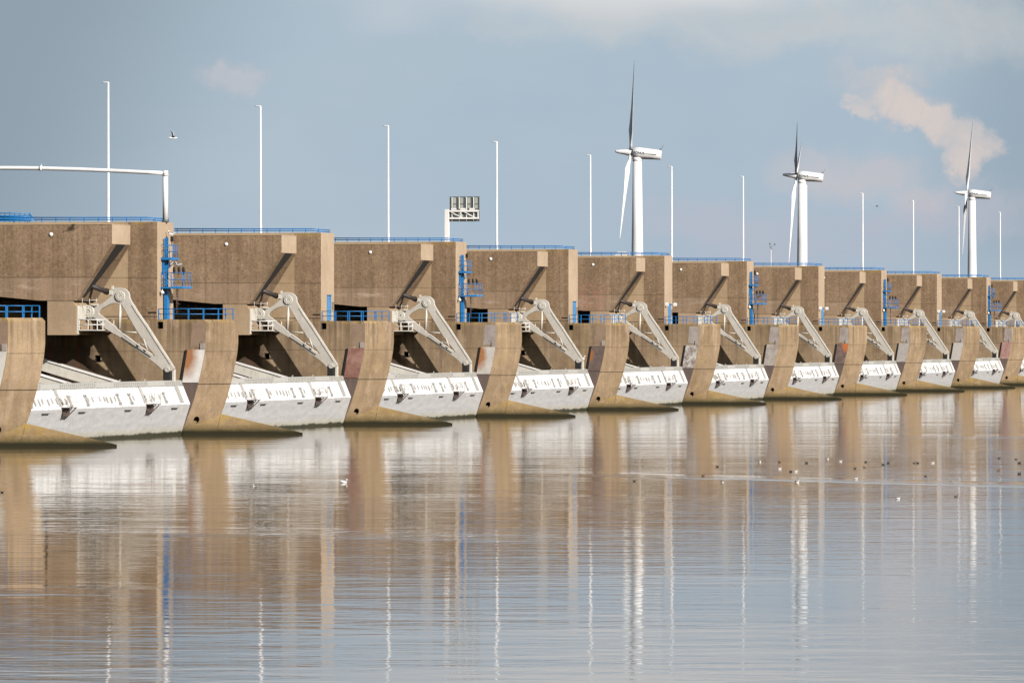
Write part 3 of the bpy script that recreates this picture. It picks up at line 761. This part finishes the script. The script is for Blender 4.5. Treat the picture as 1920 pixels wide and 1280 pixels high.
lamp_h = [36.55, 36.35, 36.2, 36.15, 36.15, 36.2, 36.25, 36.3, 36.3, 36.3, 36.45, 36.5]
def make_lamp(h):
    root = empty('street_lamp')
    H = h - 19.2
    m = MB(); m.tube([(0, 0, 0), (0, 0, 3.2), (0, 0, 3.25), (0, 0, H)], [.17, .17, .135, .10], 12); m.build('pole', M['gantry'], root)
    m = MB(); m.rings([[(x, y*w, H-.02+zz*w) for y, zz in ((-.12,0),(-.08,.07),(.08,.07),(.12,0),(.08,-.05),(-.08,-.05))] for x, w in ((.06,.6),(-.1,.9),(-.5,1.15),(-.68,.5))], True, True)
    m.build('luminaire', M['gantry'], root)
    m = MB(); m.box(-.25, .25, -.25, .25, 0, .1); m.build('base_plate', M['arm'], root)
    return root
lamp_note = {0:'tallest and nearest, crossing the white gantry', 1:'second from the left', 2:'third from the left, left of the road sign', 3:'right of the road sign', 4:'just left of the nearest turbine',
             5:'just right of the nearest turbine', 6:'midway between the nearest and middle turbines', 7:'in front of the middle turbine tower', 8:'first to the right of the middle turbine', 9:'second to the right of the middle turbine', 10:'close beside the farthest turbine tower', 11:'smallest, at the right edge past the farthest turbine'}
for k in range(12):
    o = make_lamp(lamp_h[k])
    place(o, -23.71, 59.87 + PITCH*k, 19.2)
    tag(o, 'slim white street lamp above the dam, %s' % lamp_note[k], 'street lamp', 'street lamps along the road')

g = empty('road_gantry', W(0, 0, 20.36), -TH)
m = MB(); m.tube([(-.09, .3, 0), (-.09, .3, 4.62)], .26, 20); m.build('post', M['gantry'], g)
m = MB(); m.tube([(-36, .3, 0), (-36, .3, 4.62)], .26, 20); m.build('post', M['gantry'], g)
m = MB()
m.tube([(-.09-(35.9)*i/20, .3, 4.72 + 0.62*math.sin(math.pi*i/20)) for i in range(21)], .19, 14); m.build('beam', M['gantry'], g)
m = MB(); m.tube([(-.09, .3, 4.5), (-.09, .3, 4.56)], .36, 20); m.tube([(-.09, .3, 4.56), (-.09, .3, 4.98)], [.3, .24], 20); m.build('flange', M['gantry'], g)
for x in (-12.6,):
    m = MB(); zz = 4.72 + .62*math.sin(math.pi*12.5/35.9); m.tube([(x-.1, .3, zz), (x+.1, .3, zz-.005)], .27, 16); m.tube([(x+.02, .3, zz+.2), (x+.02, .3, zz+.42)], .03, 6); m.build('coupling', M['gantry'], g)
m = MB(); m.tube([(-.09, .3, 0), (-.09, .3, .25)], .34, 16); m.build('base_collar', M['paneldark'], g)
tag(g, 'white tubular gantry spanning the road above the nearest whole pier', 'gantry')

sg = empty('road_sign', W(0, 124, 20.36), -TH)
m = MB(); m.box(-1.98, -1.46, -.28, .28, 0, 3.82); m.build('post', M['white'], sg, .04)
m = MB()
for z in (2.78, 3.62): m.box(-1.46, 2.1, -.14, .06, z-.1, z+.1)
for s in (-.05, 2.02): m.box(s-.06, s+.06, -.1, .02, 2.7, 3.7)
for s0 in (-1.3, .3): m.bar((s0, -.04, 3.55), (s0+1.35, -.04, 2.85), .1)
for k in range(3): m.box(-1.2+k*1.1, -.6+k*1.1, -.16, .06, 3.74, 3.95)
m.build('truss_arm', M['white'], sg)
m = MB()
for k in range(4):
    s0 = -1.38 + k*.87
    m.box(s0+.05, s0+.78, .16, .24, 2.45, 5.28)
m.build('sign_panel', M['panel'], sg)
m = MB()
for k in range(5):
    s0 = -1.40 + k*.865
    m.box(s0-.02, s0+.06, .08, .26, 2.42, 5.32)
for z in (2.42, 3.9, 4.45, 5.28): m.box(-1.42, 2.1, .10, .15, z-.025, z+.025)
for k in range(4):
    m.box(-1.38+k*.87+.3, -1.38+k*.87+.34, .10, .15, 2.45, 5.28)
m.build('panel_frame', M['paneldark'], sg)
m = MB()
for k in range(4):
    s0 = -1.12 + k*.865; m.box(s0-.05, s0+.05, .0, .09, 2.5, 5.25)
m.build('panel_rib', M['white'], sg)
tag(sg, 'back of a road sign panel on a white post above the third whole pier', 'road sign')

hb = empty('roof_hatch', W(-6.3, 248, 20.36), -TH)
m = MB(); m.prism([(-1.0, 0), (.8, 0), (1.0, .36), (.5, .58), (-.5, .58), (-.75, .36)], -1.6, -.2); m.build('hood', M['white'], hb, .03)
m = MB(); m.prism([(-.8, .40), (.95, .40), (.95, .43), (-.8, .43)], -1.63, -1.605); m.build('seam', M['panel'], hb)
tag(hb, 'white hood on the tower roof just left of the nearest turbine tower', 'roof hatch')

cg = empty('guard_cage', W(-14, 0, 20.36), -TH)
for nm, pts, r in (('top_rail', [(-3, -2.2, .92), (1.0, -2.2, .86)], .05), ('mid_rail', [(-3, -2.2, .6), (1.2, -2.2, .55)], .06), ('low_rail', [(-3, -2.2, .3), (1.5, -2.2, .28)], .06)):
    m = MB(); m.tube(pts, r, 6); m.build(nm, M['blue'], cg)
for i in range(9):
    m = MB(); m.box(-3+i*.5, -2.93+i*.5, -2.23, -2.15, 0, .92 if i != 4 else 1.02); m.build('upright', M['blue'], cg)
m = MB(); m.bar((1.0, -2.2, .86), (1.7, -2.2, .1), .07); m.build('brace', M['blue'], cg)
m = MB(); m.box(-3, 1.2, -2.19, -2.16, .12, .7); m.build('mesh_panel', M['blue'], cg)
tag(cg, 'taller blue guard frame on the nearest tower roof at the left edge', 'guard frame')

# ------------------------------------------------------------------ wind turbines
def loft_blade(L, name, parent, mat, hubr=0.6):
    m = MB(); rings = []
    st = [(0.0,.62,.62,0),(.06,.62,.6,10),(.12,1.0,.5,24),(.2,1.75,.42,20),(.3,1.55,.34,14),(.45,1.22,.26,9),(.6,.95,.2,6),(.75,.7,.14,3),(.9,.44,.08,1),(.98,.22,.04,0),(1,.06,.02,0)]
    for f, c, th, tw in st:
        a = -R(tw*.8+17); ring = []
        for i in range(14):
            q = i/14*2*math.pi
            x = math.cos(q)*c/2 + (c*.18 if f > .08 else 0); y = math.sin(q)*th/2*(1.0 if math.cos(q) < 0 or f < .08 else .7)
            ring.append((y*math.cos(a)+x*math.sin(a), x*math.cos(a)-y*math.sin(a), hubr + f*(L-hubr)))
        rings.append(ring)
    m.rings(rings, True, True)
    return m.build(name, mat, parent)
def make_turbine(x, d, base, angles, label, yaw):
    root = empty('wind_turbine', (x, d, 0), 0)
    tag(root, label, 'wind turbine', 'wind turbines behind the dam')
    HH = 48.2
    m = MB(); m.tube([(0,0,0),(0,0,16),(0,0,32),(0,0,46.6)], [1.65, 1.4, 1.16, .96], 32); m.build('tower', M['turb'], root)
    nac = MB(); RR = Matrix.Rotation(yaw, 4, 'Z') @ Matrix.Rotation(R(4.5), 4, 'Y')   # nose points to -x and slightly up
    def tr(p): return Vector((0, 0, HH)) + RR @ Vector(p)
    def ring(xx, ry, rz, zc=0, n=28): return [tr((xx, ry*math.cos(i/n*2*math.pi), zc+rz*math.sin(i/n*2*math.pi))) for i in range(n)]
    nac.rings([ring(-.95,1.0,1.0), ring(-.9,1.22,1.22), ring(.5,1.24,1.24), ring(3.2,1.15,1.12,-.03), ring(5.0,1.06,1.02,-.06), ring(5.15,.9,.86,-.06)], True, True)
    n = nac.build('nacelle', M['turb'], root)
    c = MB(); c.tube([(0,0,46.55),(0,0,46.75),(0,0,47.3)], [1.02,1.02,1.0], 28); c.build('yaw_collar', M['turb'], root)
    # lettering on the side towards the water
    fc = bpy.data.curves.new('letters', 'FONT'); fc.body = 'BONUS'; fc.size = .72; fc.extrude = .015; fc.align_x = 'LEFT'
    tmp = bpy.data.objects.new('letters', fc); COL.objects.link(tmp)
    me = bpy.data.meshes.new_from_object(tmp.evaluated_get(bpy.context.evaluated_depsgraph_get()))
    bpy.data.objects.remove(tmp)
    me.transform(Matrix.Translation(Vector((0,0,HH))) @ RR @ Matrix.Translation((-.75, -1.285, -.2)) @ Matrix.Rotation(R(90), 4, 'X'))
    me.materials.clear(); me.materials.append(M['letter']); me.name = 'lettering'
    lo = bpy.data.objects.new('lettering', me); COL.objects.link(lo); lo.parent = n
    sb = MB(); q = [tr((xx, yy, zz)) for yy in (-1.30, -1.0) for zz in (-.08, 0.02) for xx in (1.75, 4.2)]
    sb.face([q[0], q[1], q[3], q[2]]); sb.face([q[4], q[5], q[7], q[6]]); sb.face([q[0],q[1],q[5],q[4]]); sb.face([q[2],q[3],q[7],q[6]]); sb.build('stripe', M['panel'], n)
    fn = MB(); fn.tube([tr((4.7,0,.9)), tr((5.0,0,1.25))], .16, 8); fn.tube([tr((5.0,0,1.2)), tr((5.55,0,2.2))], .045, 6); fn.build('wind_vane', M['paneldark'], n)
    hb = MB()
    hb.rings([ring(-4.75,.16,.16,0,20), ring(-4.5,.3,.3,0,20), ring(-3.6,.46,.46,0,20), ring(-2.4,.62,.62,0,20), ring(-1.75,.72,.72,0,20), ring(-1.05,.72,.72,0,20)], True, True)
    hub = hb.build('hub', M['turb'], root)
    for a in angles:
        bl = loft_blade(22.0, 'blade', hub, M['turb'])
        # blade axis z, rotate about rotor axis (x)
        bl.data.transform(Matrix.Translation(Vector((0,0,HH))) @ RR @ Matrix.Translation((-1.45,0,0)) @ Matrix.Rotation(R(a), 4, 'X'))
    return root
make_turbine(26.7, 1250, 0, (28, 148, 268), 'nearest and tallest white wind turbine, one blade straight up', R(-5))
make_turbine(70.8, 1432, 0, (55, 175, 295), 'middle white wind turbine, two blades raised and one hanging down', R(-5))
make_turbine(126.5, 1613, 0, (-20, 100, 220), 'farthest and smallest white wind turbine, near the right edge', R(-5))

ms = empty('weather_mast', (53.0, 1200, 0))
m = MB(); m.tube([(0,0,0),(0,0,27.0)], [.14,.05], 8); m.build('pole', M['white'], ms)
m = MB(); m.bar((-.35,0,27.6),(.25,0,26.9), .12); m.bar((0,0,26.8),(0,0,27.9), .05); m.build('cross_arm', M['paneldark'], ms)
for dx, dz in ((-.25, 28.1), (.75, 28.0)):
    m = MB(); m.rings([[(dx+r*math.cos(i/8*2*math.pi), r*math.sin(i/8*2*math.pi), dz+z) for i in range(8)] for r, z in ((.03,-.2),(.16,-.05),(.14,.1),(.03,.2))]); m.bar((0,0,27.4),(dx,0,dz-.1), .04); m.build('sensor', M['paneldark'], ms)
tag(ms, 'thin pale mast with dark sensors at its top, left of the middle turbine', 'mast')

# ------------------------------------------------------------------ birds
def feather(name, c): return painted(name, c, 0.8, None, scale=3, bump=0)
FB = {'white': feather('white_feathers', (.75,.74,.71)), 'dark': feather('dark_feathers', (.022,.02,.02)), 'brown': feather('brown_feathers', (.13,.075,.045)), 'grey': feather('grey_feathers', (.30,.32,.34)), 'bill': feather('bill', (.35,.2,.05))}
def ell(m, c, r, n=10, k=7, taper=0.0, smooth=True):
    rings = []
    for i in range(k+1):
        a = -math.pi/2 + math.pi*i/k
        rad = max(math.cos(a), .04); x = math.sin(a)
        zc = taper*max(0, -x)
        rings.append([(c[0]+x*r[0], c[1]+rad*r[1]*math.cos(j/n*2*math.pi), c[2]+zc+rad*r[2]*math.sin(j/n*2*math.pi)) for j in range(n)])
    m.rings(rings, True, smooth)
def bird(name, body, head, wing, flip=1, size=1.0):
    """floating bird, head towards +x"""
    root = empty(name)
    m = MB(); ell(m, (0,0,.06), (.30,.12,.105), taper=.08)
    m.tube([(.2,0,.1),(.26,0,.2),(.27,0,.27)], [.06,.048,.05], 8)
    ell(m, (.29,0,.30), (.075,.055,.058), 8, 6)
    m.build('body', FB[body], root)
    m = MB(); ell(m, (-.06,0,.10), (.25,.125,.10), taper=.06); m.build('wing', FB[wing], root)
    if head != body:
        m = MB(); ell(m, (.292,0,.302), (.082,.062,.066), 8, 6); m.build('head', FB[head], root)
    m = MB(); m.tube([(.35,0,.295),(.43,0,.28)], [.022,.006], 6); m.build('bill', FB['bill'], root)
    root.scale = (size,)*3
    root.rotation_euler = (0, 0, 0 if flip > 0 else math.pi)
    return root
F = 11000.0
def on_water(px, py):
    d = CAMZ/((py-626.9)/F)
    return ((px-960)/F*d, d, 0)
ducks = [
 (1345,873,'d',-1,'small dark duck swimming left of the two-tone duck, near the pale streak'), (1318,890,'b',1,'brown-and-pale duck swimming just below the left start of the pale streak'), (1354,902,'dw',1,'dark duck with a white front, below the pale streak at its left'),
 (1424,864,'wd',1,'white bird with a dark tail, leftmost of the far flock'), (1462,864,'b',-1,'brown duck directly above a white gull in the far flock'), (1462,877,'w',1,'white gull swimming directly below a brown duck'),
 (1483,882,'d',-1,'small dark duck touching the left side of a white gull'), (1492,882,'w',1,'white gull close to the right of a small dark duck'), (1512,866,'d',1,'black duck alone between the brown duck and the farthest white gull'),
 (1494,902,'wb',1,'white-breasted brown-winged duck below the pale streak, largest of the flock'), (1551,859,'wd',1,'farthest white gull with a dark tail, at the top of the flock'), (1576,863,'w',1,'small round white gull right of the farthest gull'),
 (1603,876,'d',1,'dark duck with raised neck, above the pale streak'), (1623,864,'d',1,'dark duck swimming directly above a reddish duck'), (1621,874,'b',-1,'reddish-brown duck directly below a dark duck'), (1605,896,'w',1,'small white gull just below the pale streak, right of the large white-breasted duck'),
 (1656,869,'d',-1,'lower left of two black ducks swimming close together'), (1665,866,'d',1,'upper right of two black ducks swimming close together'), (1714,866,'d',1,'left one of a dark pair side by side'), (1721,866,'d',-1,'right one of a dark pair side by side'),
 (1735,891,'d',1,'dark duck sitting in the pale streak'), (1684,933,'w',1,'lone upright white gull low in the reflections, below the flock'), (1792,929,'b',1,'lone brown duck low near the farthest turbine reflection'),
 (1873,857,'d',1,'dark duck at far right, leftmost of the three by the edge'), (1905,859,'d',-1,'dark duck at far right, topmost by the edge'), (1911,866,'d',1,'dark duck at far right, just below the topmost one'), (1872,880,'b',1,'pale brown duck at far right above the streak'), (1911,886,'d',1,'dark duck at the right edge, lowest of the edge ducks'),
 (1749,866,'w',1,'tiny white gull right of the dark pair'), (478,909,'wd',-1,'white gull with a dark tail in the reflection of the second gate'), (644,903,'W',1,'bright white gull in the reflection between the second and third gates'), (4,921,'d',-1,'dark duck at the left edge of the water'), (1189,900,'d',1,'lone dark duck in the middle of the water, away from the flock'),
]
for px, py, c, fl, lab in ducks:
    kind = {'d':('duck','dark','dark','dark'), 'b':('duck','brown','dark','brown'), 'dw':('duck','white','dark','dark'), 'wd':('gull','white','white','dark'), 'w':('gull','white','white','white'), 'wb':('duck','white','white','brown'), 'W':('gull','white','white','white')}[c]
    o = bird(kind[0], kind[1], kind[2], kind[3], fl, {'W':.75,'wb':.55}  .get(c, .38)*random.uniform(.9,1.1))
    o.location = on_water(px, py+2)
    o.rotation_euler.z += random.uniform(-.5,.5)
    tag(o, lab, 'bird', 'birds on the water')
def flyer(name, loc, sc, rz, mats, up=True):
    root = empty(name, loc, rz); root.scale = (sc,)*3
    m = MB(); ell(m, (0,0,0), (.32,.085,.08), taper=.02); ell(m, (.3,0,.02), (.09,.055,.055), 8, 6); m.tube([(.37,0,.01),(.45,0,0)], [.02,.005], 6)
    m.face([(-.28,-.05,.0),(-.28,.05,.0),(-.46,.1,.01),(-.46,-.1,.01)]); m.build('body', FB[mats[0]], root)
    for sg in (-1, 1):
        m = MB(); rings = []
        for f, cx, ch, z in ((0,.06,.22,.0),(.3,.1,.22,.22),(.62,.04,.16,.44),(1,-.12,.03,.62)):
            y = sg*(.06+f*.42*(.55 if up else 1.4)); zz = z if up else z*.35
            rings.append([(cx+ch*.5,y,zz),(cx,y,zz+.018),(cx-ch*.5,y,zz),(cx,y,zz-.012)])
        m.rings(rings, True, True); m.build('wing', FB[mats[1]], root)
    return root
d = 545.0
tag(flyer('gull', ((323-960)/F*d, d, CAMZ+(626.9-259)/F*d), 1.15, R(8), ('white','grey')), 'white gull in flight with raised grey wings, over the second pier', 'bird')
d = 900.0
tag(flyer('duck', ((1645-960)/F*d, d, CAMZ+(626.9-387)/F*d), .8, R(170), ('grey','dark'), False), 'dark bird in flight left of the farthest turbine', 'bird')
def perched(s, t, h, lab, mats=('white','white','grey'), rz=0, sc=1.0):
    o = bird('gull', *mats, 1, sc); o.location = W(s, t, h+.02); o.rotation_euler.z = rz
    m = MB(); m.tube([(.02,.05,-.12),(.02,.05,.0)], .012, 5); m.tube([(.02,-.05,-.12),(.02,-.05,.0)], .012, 5); m.build('leg', FB['bill'], o)
    o.location.z += .1*sc
    tag(o, lab, 'bird')
perched(2.2, 62*3-5.2, 6.3, 'white gull perched on the lower end of the fourth lifting arm', sc=1.35)
perched(.62, .1, 19.0, 'white gull perched at the top of the nearest blue ladder', rz=R(200), sc=1.2)
perched(1.62, -1.0, 16.05, 'white gull perched on the middle signal lamp of the nearest platform', rz=R(160), sc=1.1)

# ------------------------------------------------------------------ water
w = MB(); w.face([(-2500,-300,0),(3500,-300,0),(3500,7000,0),(-2500,7000,0)])
wm, nt, b = new_mat('estuary_water'); g = N(nt)
P = g.pos(); X, Y, Z = g.xyz(P)
b.inputs['Base Color'].default_value = (0.10, 0.066, 0.034, 1)
b.inputs['Roughness'].default_value = 0.035
b.inputs['IOR'].default_value = 1.333
n1 = g.noise(g.mapped(P, (.28,.5,1)), 1.0, 3, 0.5)
n2 = g.noise(g.mapped(P, (.9,1.6,1), (31,7,2)), 1.0, 3, 0.55)
n3 = g.noise(g.mapped(P, (.035,.06,1), (3,17,5)), 1.0, 2, 0.5)
# patches of calmer and breezier water, and long wind streaks
patch = g.ramp(g.noise(g.mapped(P, (.006,.02,1), (1,2,3)), 1.0, 3, 0.6), .35, .68, .6, 1.45)
def streak(y0, slope, half, x0, x1, amt):
    yy = g.math('ADD', Y, g.math('MULTIPLY', X, slope))
    yy = g.math('ADD', yy, g.math('MULTIPLY', g.math('SUBTRACT', g.noise(g.mapped(P,(.05,.02,1)), 1.0, 2), .5), half*1.2))
    d = g.math('ABSOLUTE', g.math('SUBTRACT', yy, y0))
    e = g.ramp(d, half*.4, half, amt, 0.0, True)
    return g.math('MULTIPLY', e, g.math('MULTIPLY', g.ramp(X, x0-12, x0+4, 0, 1, True), g.ramp(X, x1-4, x1+12, 1, 0, True)))
D = lambda py: CAMZ/((py-626.9)/F)
sx = lambda px, py: (px-960)/F*D(py)
st = streak(D(883), (D(883)-D(900))/(sx(1920,900)-sx(1300,883))*1.0, 7.0, sx(1280,883), 200, 1.6)
st = g.math('ADD', st, streak(D(1008), .6, 8.0, sx(330,1008), sx(900,1008), .5))
st = g.math('ADD', st, streak(D(818), .0, 16.0, sx(1760,818), 200, 1.2))
st = g.math('ADD', st, streak(D(1120), .3, 5.0, sx(-50,1120), sx(150,1120), .5))
ampf = g.math('ADD', patch, st)
h = g.math('ADD', g.math('MULTIPLY', n1, 1.0), g.math('ADD', g.math('MULTIPLY', n2, .22), g.math('MULTIPLY', n3, 2.4)))
h = g.math('MULTIPLY', h, g.math('MULTIPLY', ampf, 0.0165))
bp = g.n('ShaderNodeBump'); bp.inputs['Strength'].default_value = 1.0; bp.inputs['Distance'].default_value = 1.0
g.L.new(h, bp.inputs['Height']); g.L.new(bp.outputs[0], b.inputs['Normal'])
wo = w.build('water', wm); tag(wo, kind='structure')

# ------------------------------------------------------------------ sun, sky
sv = Vector((1.31*NX - DX, 1.31*NY - DY, .84)).normalized()
EL = math.asin(sv.z)
L = bpy.data.lights.new('sun', 'SUN'); L.energy = 5.0; L.angle = R(0.6); L.color = (1.0, 0.945, 0.895)
lo = bpy.data.objects.new('sun', L); COL.objects.link(lo)
lo.rotation_euler = sv.to_track_quat('Z', 'Y').to_euler(); lo.location = (0, 0, 200)

wd = bpy.data.worlds.new('World'); S.world = wd; wd.use_nodes = True
nt = wd.node_tree; g = N(nt); bg = nt.nodes['Background']
sky = g.n('ShaderNodeTexSky', sky_type='NISHITA'); sky.sun_disc = False; sky.sun_elevation = EL; sky.sun_rotation = math.atan2(sv.x, sv.y)
sky.altitude = 0; sky.air_density = 1.0; sky.dust_density = 1.5; sky.ozone_density = 1.0
V = g.n('ShaderNodeTexCoord').outputs['Generated']
vx, vy, vz = g.xyz(V)
az = g.math('DIVIDE', vx, g.math('MAXIMUM', vy, .05)); el = g.math('DIVIDE', vz, g.math('MAXIMUM', g.math('ABSOLUTE', vy), .05))
K10 = 0.85/0.1
def lin(r, gg, bb):
    f = lambda c: ((c/255+.055)/1.055)**2.4 if c > 10 else c/255/12.92
    return (f(r)*K10, f(gg)*K10, f(bb)*K10)
base = g.mix(g.ramp(el, -.02, .06, 0, 1), lin(176,190,205), lin(172,189,202))
soft = g.ramp(g.noise(g.mapped(V, (14,14,34)), 1.0, 4, .55), .35, .65)
base = g.mix(g.math('MULTIPLY', soft, .8), base, lin(163,182,200))
warm = g.ramp(g.noise(g.mapped(V, (18,18,30), (5,1,2)), 1.0, 4, .55), .5, .72)
base = g.mix(g.math('MULTIPLY', g.math('MULTIPLY', warm, g.ramp(el, .04, .0)), .6), base, lin(182,182,196))
# darker toward the left and right top corners: vignette put into the sky colour
corner = g.ramp(g.math('SUBTRACT', az, g.math('MULTIPLY', el, .5)), -.112, -.055, .85, 0.0, True)
base = g.mix(corner, base, lin(134,150,163))
corner = g.ramp(az, .06, .095, .75, 0.0, True)
corner = g.math('MULTIPLY', g.ramp(az, .062, .09, 0, .65, True), g.ramp(el, .0, .02, .0, 1))
base = g.mix(corner, base, lin(139,158,174))
comb = g.n('ShaderNodeCombineXYZ'); g.L.new(az, comb.inputs[0]); g.L.new(el, comb.inputs[1]); AE = comb.outputs[0]
def pt(px, py): return ((px-960)/F, (626.9-py)/F)
def cloud(segs, warp, col, amt, edge, wscale=70, seed=0, lowest=.35):
    """segs: list of (px,py,rx,ry) ellipses joined"""
    global base
    nx = g.math('SUBTRACT', g.noise(g.mapped(AE, (1,1,1), (seed,seed,0)), wscale, 6, .62), .5)
    ny = g.math('SUBTRACT', g.noise(g.mapped(AE, (1,1,1), (seed+3.3,seed,0)), wscale, 6, .62), .5)
    ax = g.math('ADD', az, g.math('MULTIPLY', nx, warp)); ey = g.math('ADD', el, g.math('MULTIPLY', ny, warp))
    fx = g.math('SUBTRACT', g.noise(g.mapped(AE, (1,1,1), (seed+7,seed,1)), wscale*3.6, 5, .65), .5)
    fy = g.math('SUBTRACT', g.noise(g.mapped(AE, (1,1,1), (seed+9,seed,1)), wscale*3.6, 5, .65), .5)
    ax = g.math('ADD', ax, g.math('MULTIPLY', fx, warp*.38)); ey = g.math('ADD', ey, g.math('MULTIPLY', fy, warp*.38))
    best = None
    for q in segs:
        px, py, rx, ry = q[:4]; rot = q[4] if len(q) > 4 else 0.0
        cx, cy = pt(px, py); c_, s_ = math.cos(R(rot)), math.sin(R(rot))
        dx = g.math('MULTIPLY', g.math('SUBTRACT', ax, cx), F); dy = g.math('MULTIPLY', g.math('SUBTRACT', ey, cy), F)
        if rot:
            dx, dy = g.math('ADD', g.math('MULTIPLY', dx, c_), g.math('MULTIPLY', dy, s_)), g.math('SUBTRACT', g.math('MULTIPLY', dy, c_), g.math('MULTIPLY', dx, s_))
        dx = g.math('MULTIPLY', dx, 1/rx); dy = g.math('MULTIPLY', dy, 1/ry)
        d = g.math('SQRT', g.math('ADD', g.math('MULTIPLY', dx, dx), g.math('MULTIPLY', dy, dy)))
        best = d if best is None else g.math('MINIMUM', best, d)
    m = g.ramp(best, 1-edge, 1+edge, amt, 0, True)
    tex = g.ramp(g.noise(g.mapped(AE, (1,1,1), (seed+1,2,0)), wscale*1.1, 7, .7, .6), .34, .62, lowest, 1.0)
    base = g.mix(g.math('MULTIPLY', m, tex), base, col)
cloud([(1500,30,420,42),(1850,55,260,60),(1150,20,200,30)], .02, lin(203,203,202), .7, .7, 25, 2)
cloud([(1140,40,80,30),(960,60,70,22)], .015, lin(196,200,202), .55, .7, 40, 4)
cloud([(1690,200,110,34,-24),(1660,165,60,24,10)], .012, lin(205,196,194), .8, .55, 75, 7, .25)
cloud([(1735,232,105,34,-30),(1805,262,62,36,-18),(1800,290,36,44,10),(1620,200,34,20,-30)], .012, lin(216,203,197), .88, .3, 75, 7, .4)
cloud([(445,150,60,28),(425,135,25,25)], .012, lin(196,194,199), .8, .6, 60, 1)
cloud([(1520,325,70,35),(1590,352,70,26)], .012, lin(196,193,198), .85, .7, 60, 5)
cloud([(1660,340,75,34,8),(1730,385,60,30)], .012, lin(194,191,197), .85, .7, 60, 6)
cloud([(1300,420,120,38),(1400,440,90,34),(1850,400,90,40)], .02, lin(184,186,199), .8, .8, 45, 9)
cloud([(1640,420,140,30),(1480,470,160,24)], .02, lin(180,183,197), .7, .8, 45, 3)
hi = g.ramp(g.math('ADD', el, g.math('MULTIPLY', g.math('SUBTRACT', g.noise(g.mapped(V, (9,9,30), (2,2,2)), 1.0, 3), .5), .05)), .054, .07, 0, .95, True)
base = g.mix(hi, base, lin(219,219,220))
f = g.ramp(el, .18, .6, .95, 0.0, True)
f = g.math('MULTIPLY', f, g.ramp(vy, .3, .8, 0.0, 1.0, True))
dim = g.mix(1.0, sky.outputs[0], (.75,.75,.75), 'MULTIPLY')
fin = g.mix(f, dim, base)
g.L.new(fin, bg.inputs['Color']); bg.inputs['Strength'].default_value = 0.1

# ------------------------------------------------------------------ camera and render
cam = bpy.data.cameras.new('camera'); cam.sensor_width = 36; cam.lens = 36*F/1920; cam.clip_end = 12000; cam.clip_start = 1
co = bpy.data.objects.new('camera', cam); COL.objects.link(co)
co.location = (0, 0, CAMZ); co.rotation_euler = (math.pi/2 - 0.00119, 0, 0)
S.camera = co
S.view_settings.view_transform = 'Standard'; S.view_settings.look = 'None'
S.view_settings.exposure = 0.3; S.view_settings.gamma = 1
S.render.engine = 'CYCLES'
S.cycles.use_denoising = True
try: S.cycles.denoiser = 'OPENIMAGEDENOISE'
except Exception: pass
S.cycles.max_bounces = 6; S.cycles.diffuse_bounces = 0; S.cycles.glossy_bounces = 3
S.cycles.sample_clamp_indirect = 8
S.render.resolution_x = 1024; S.render.resolution_y = 682
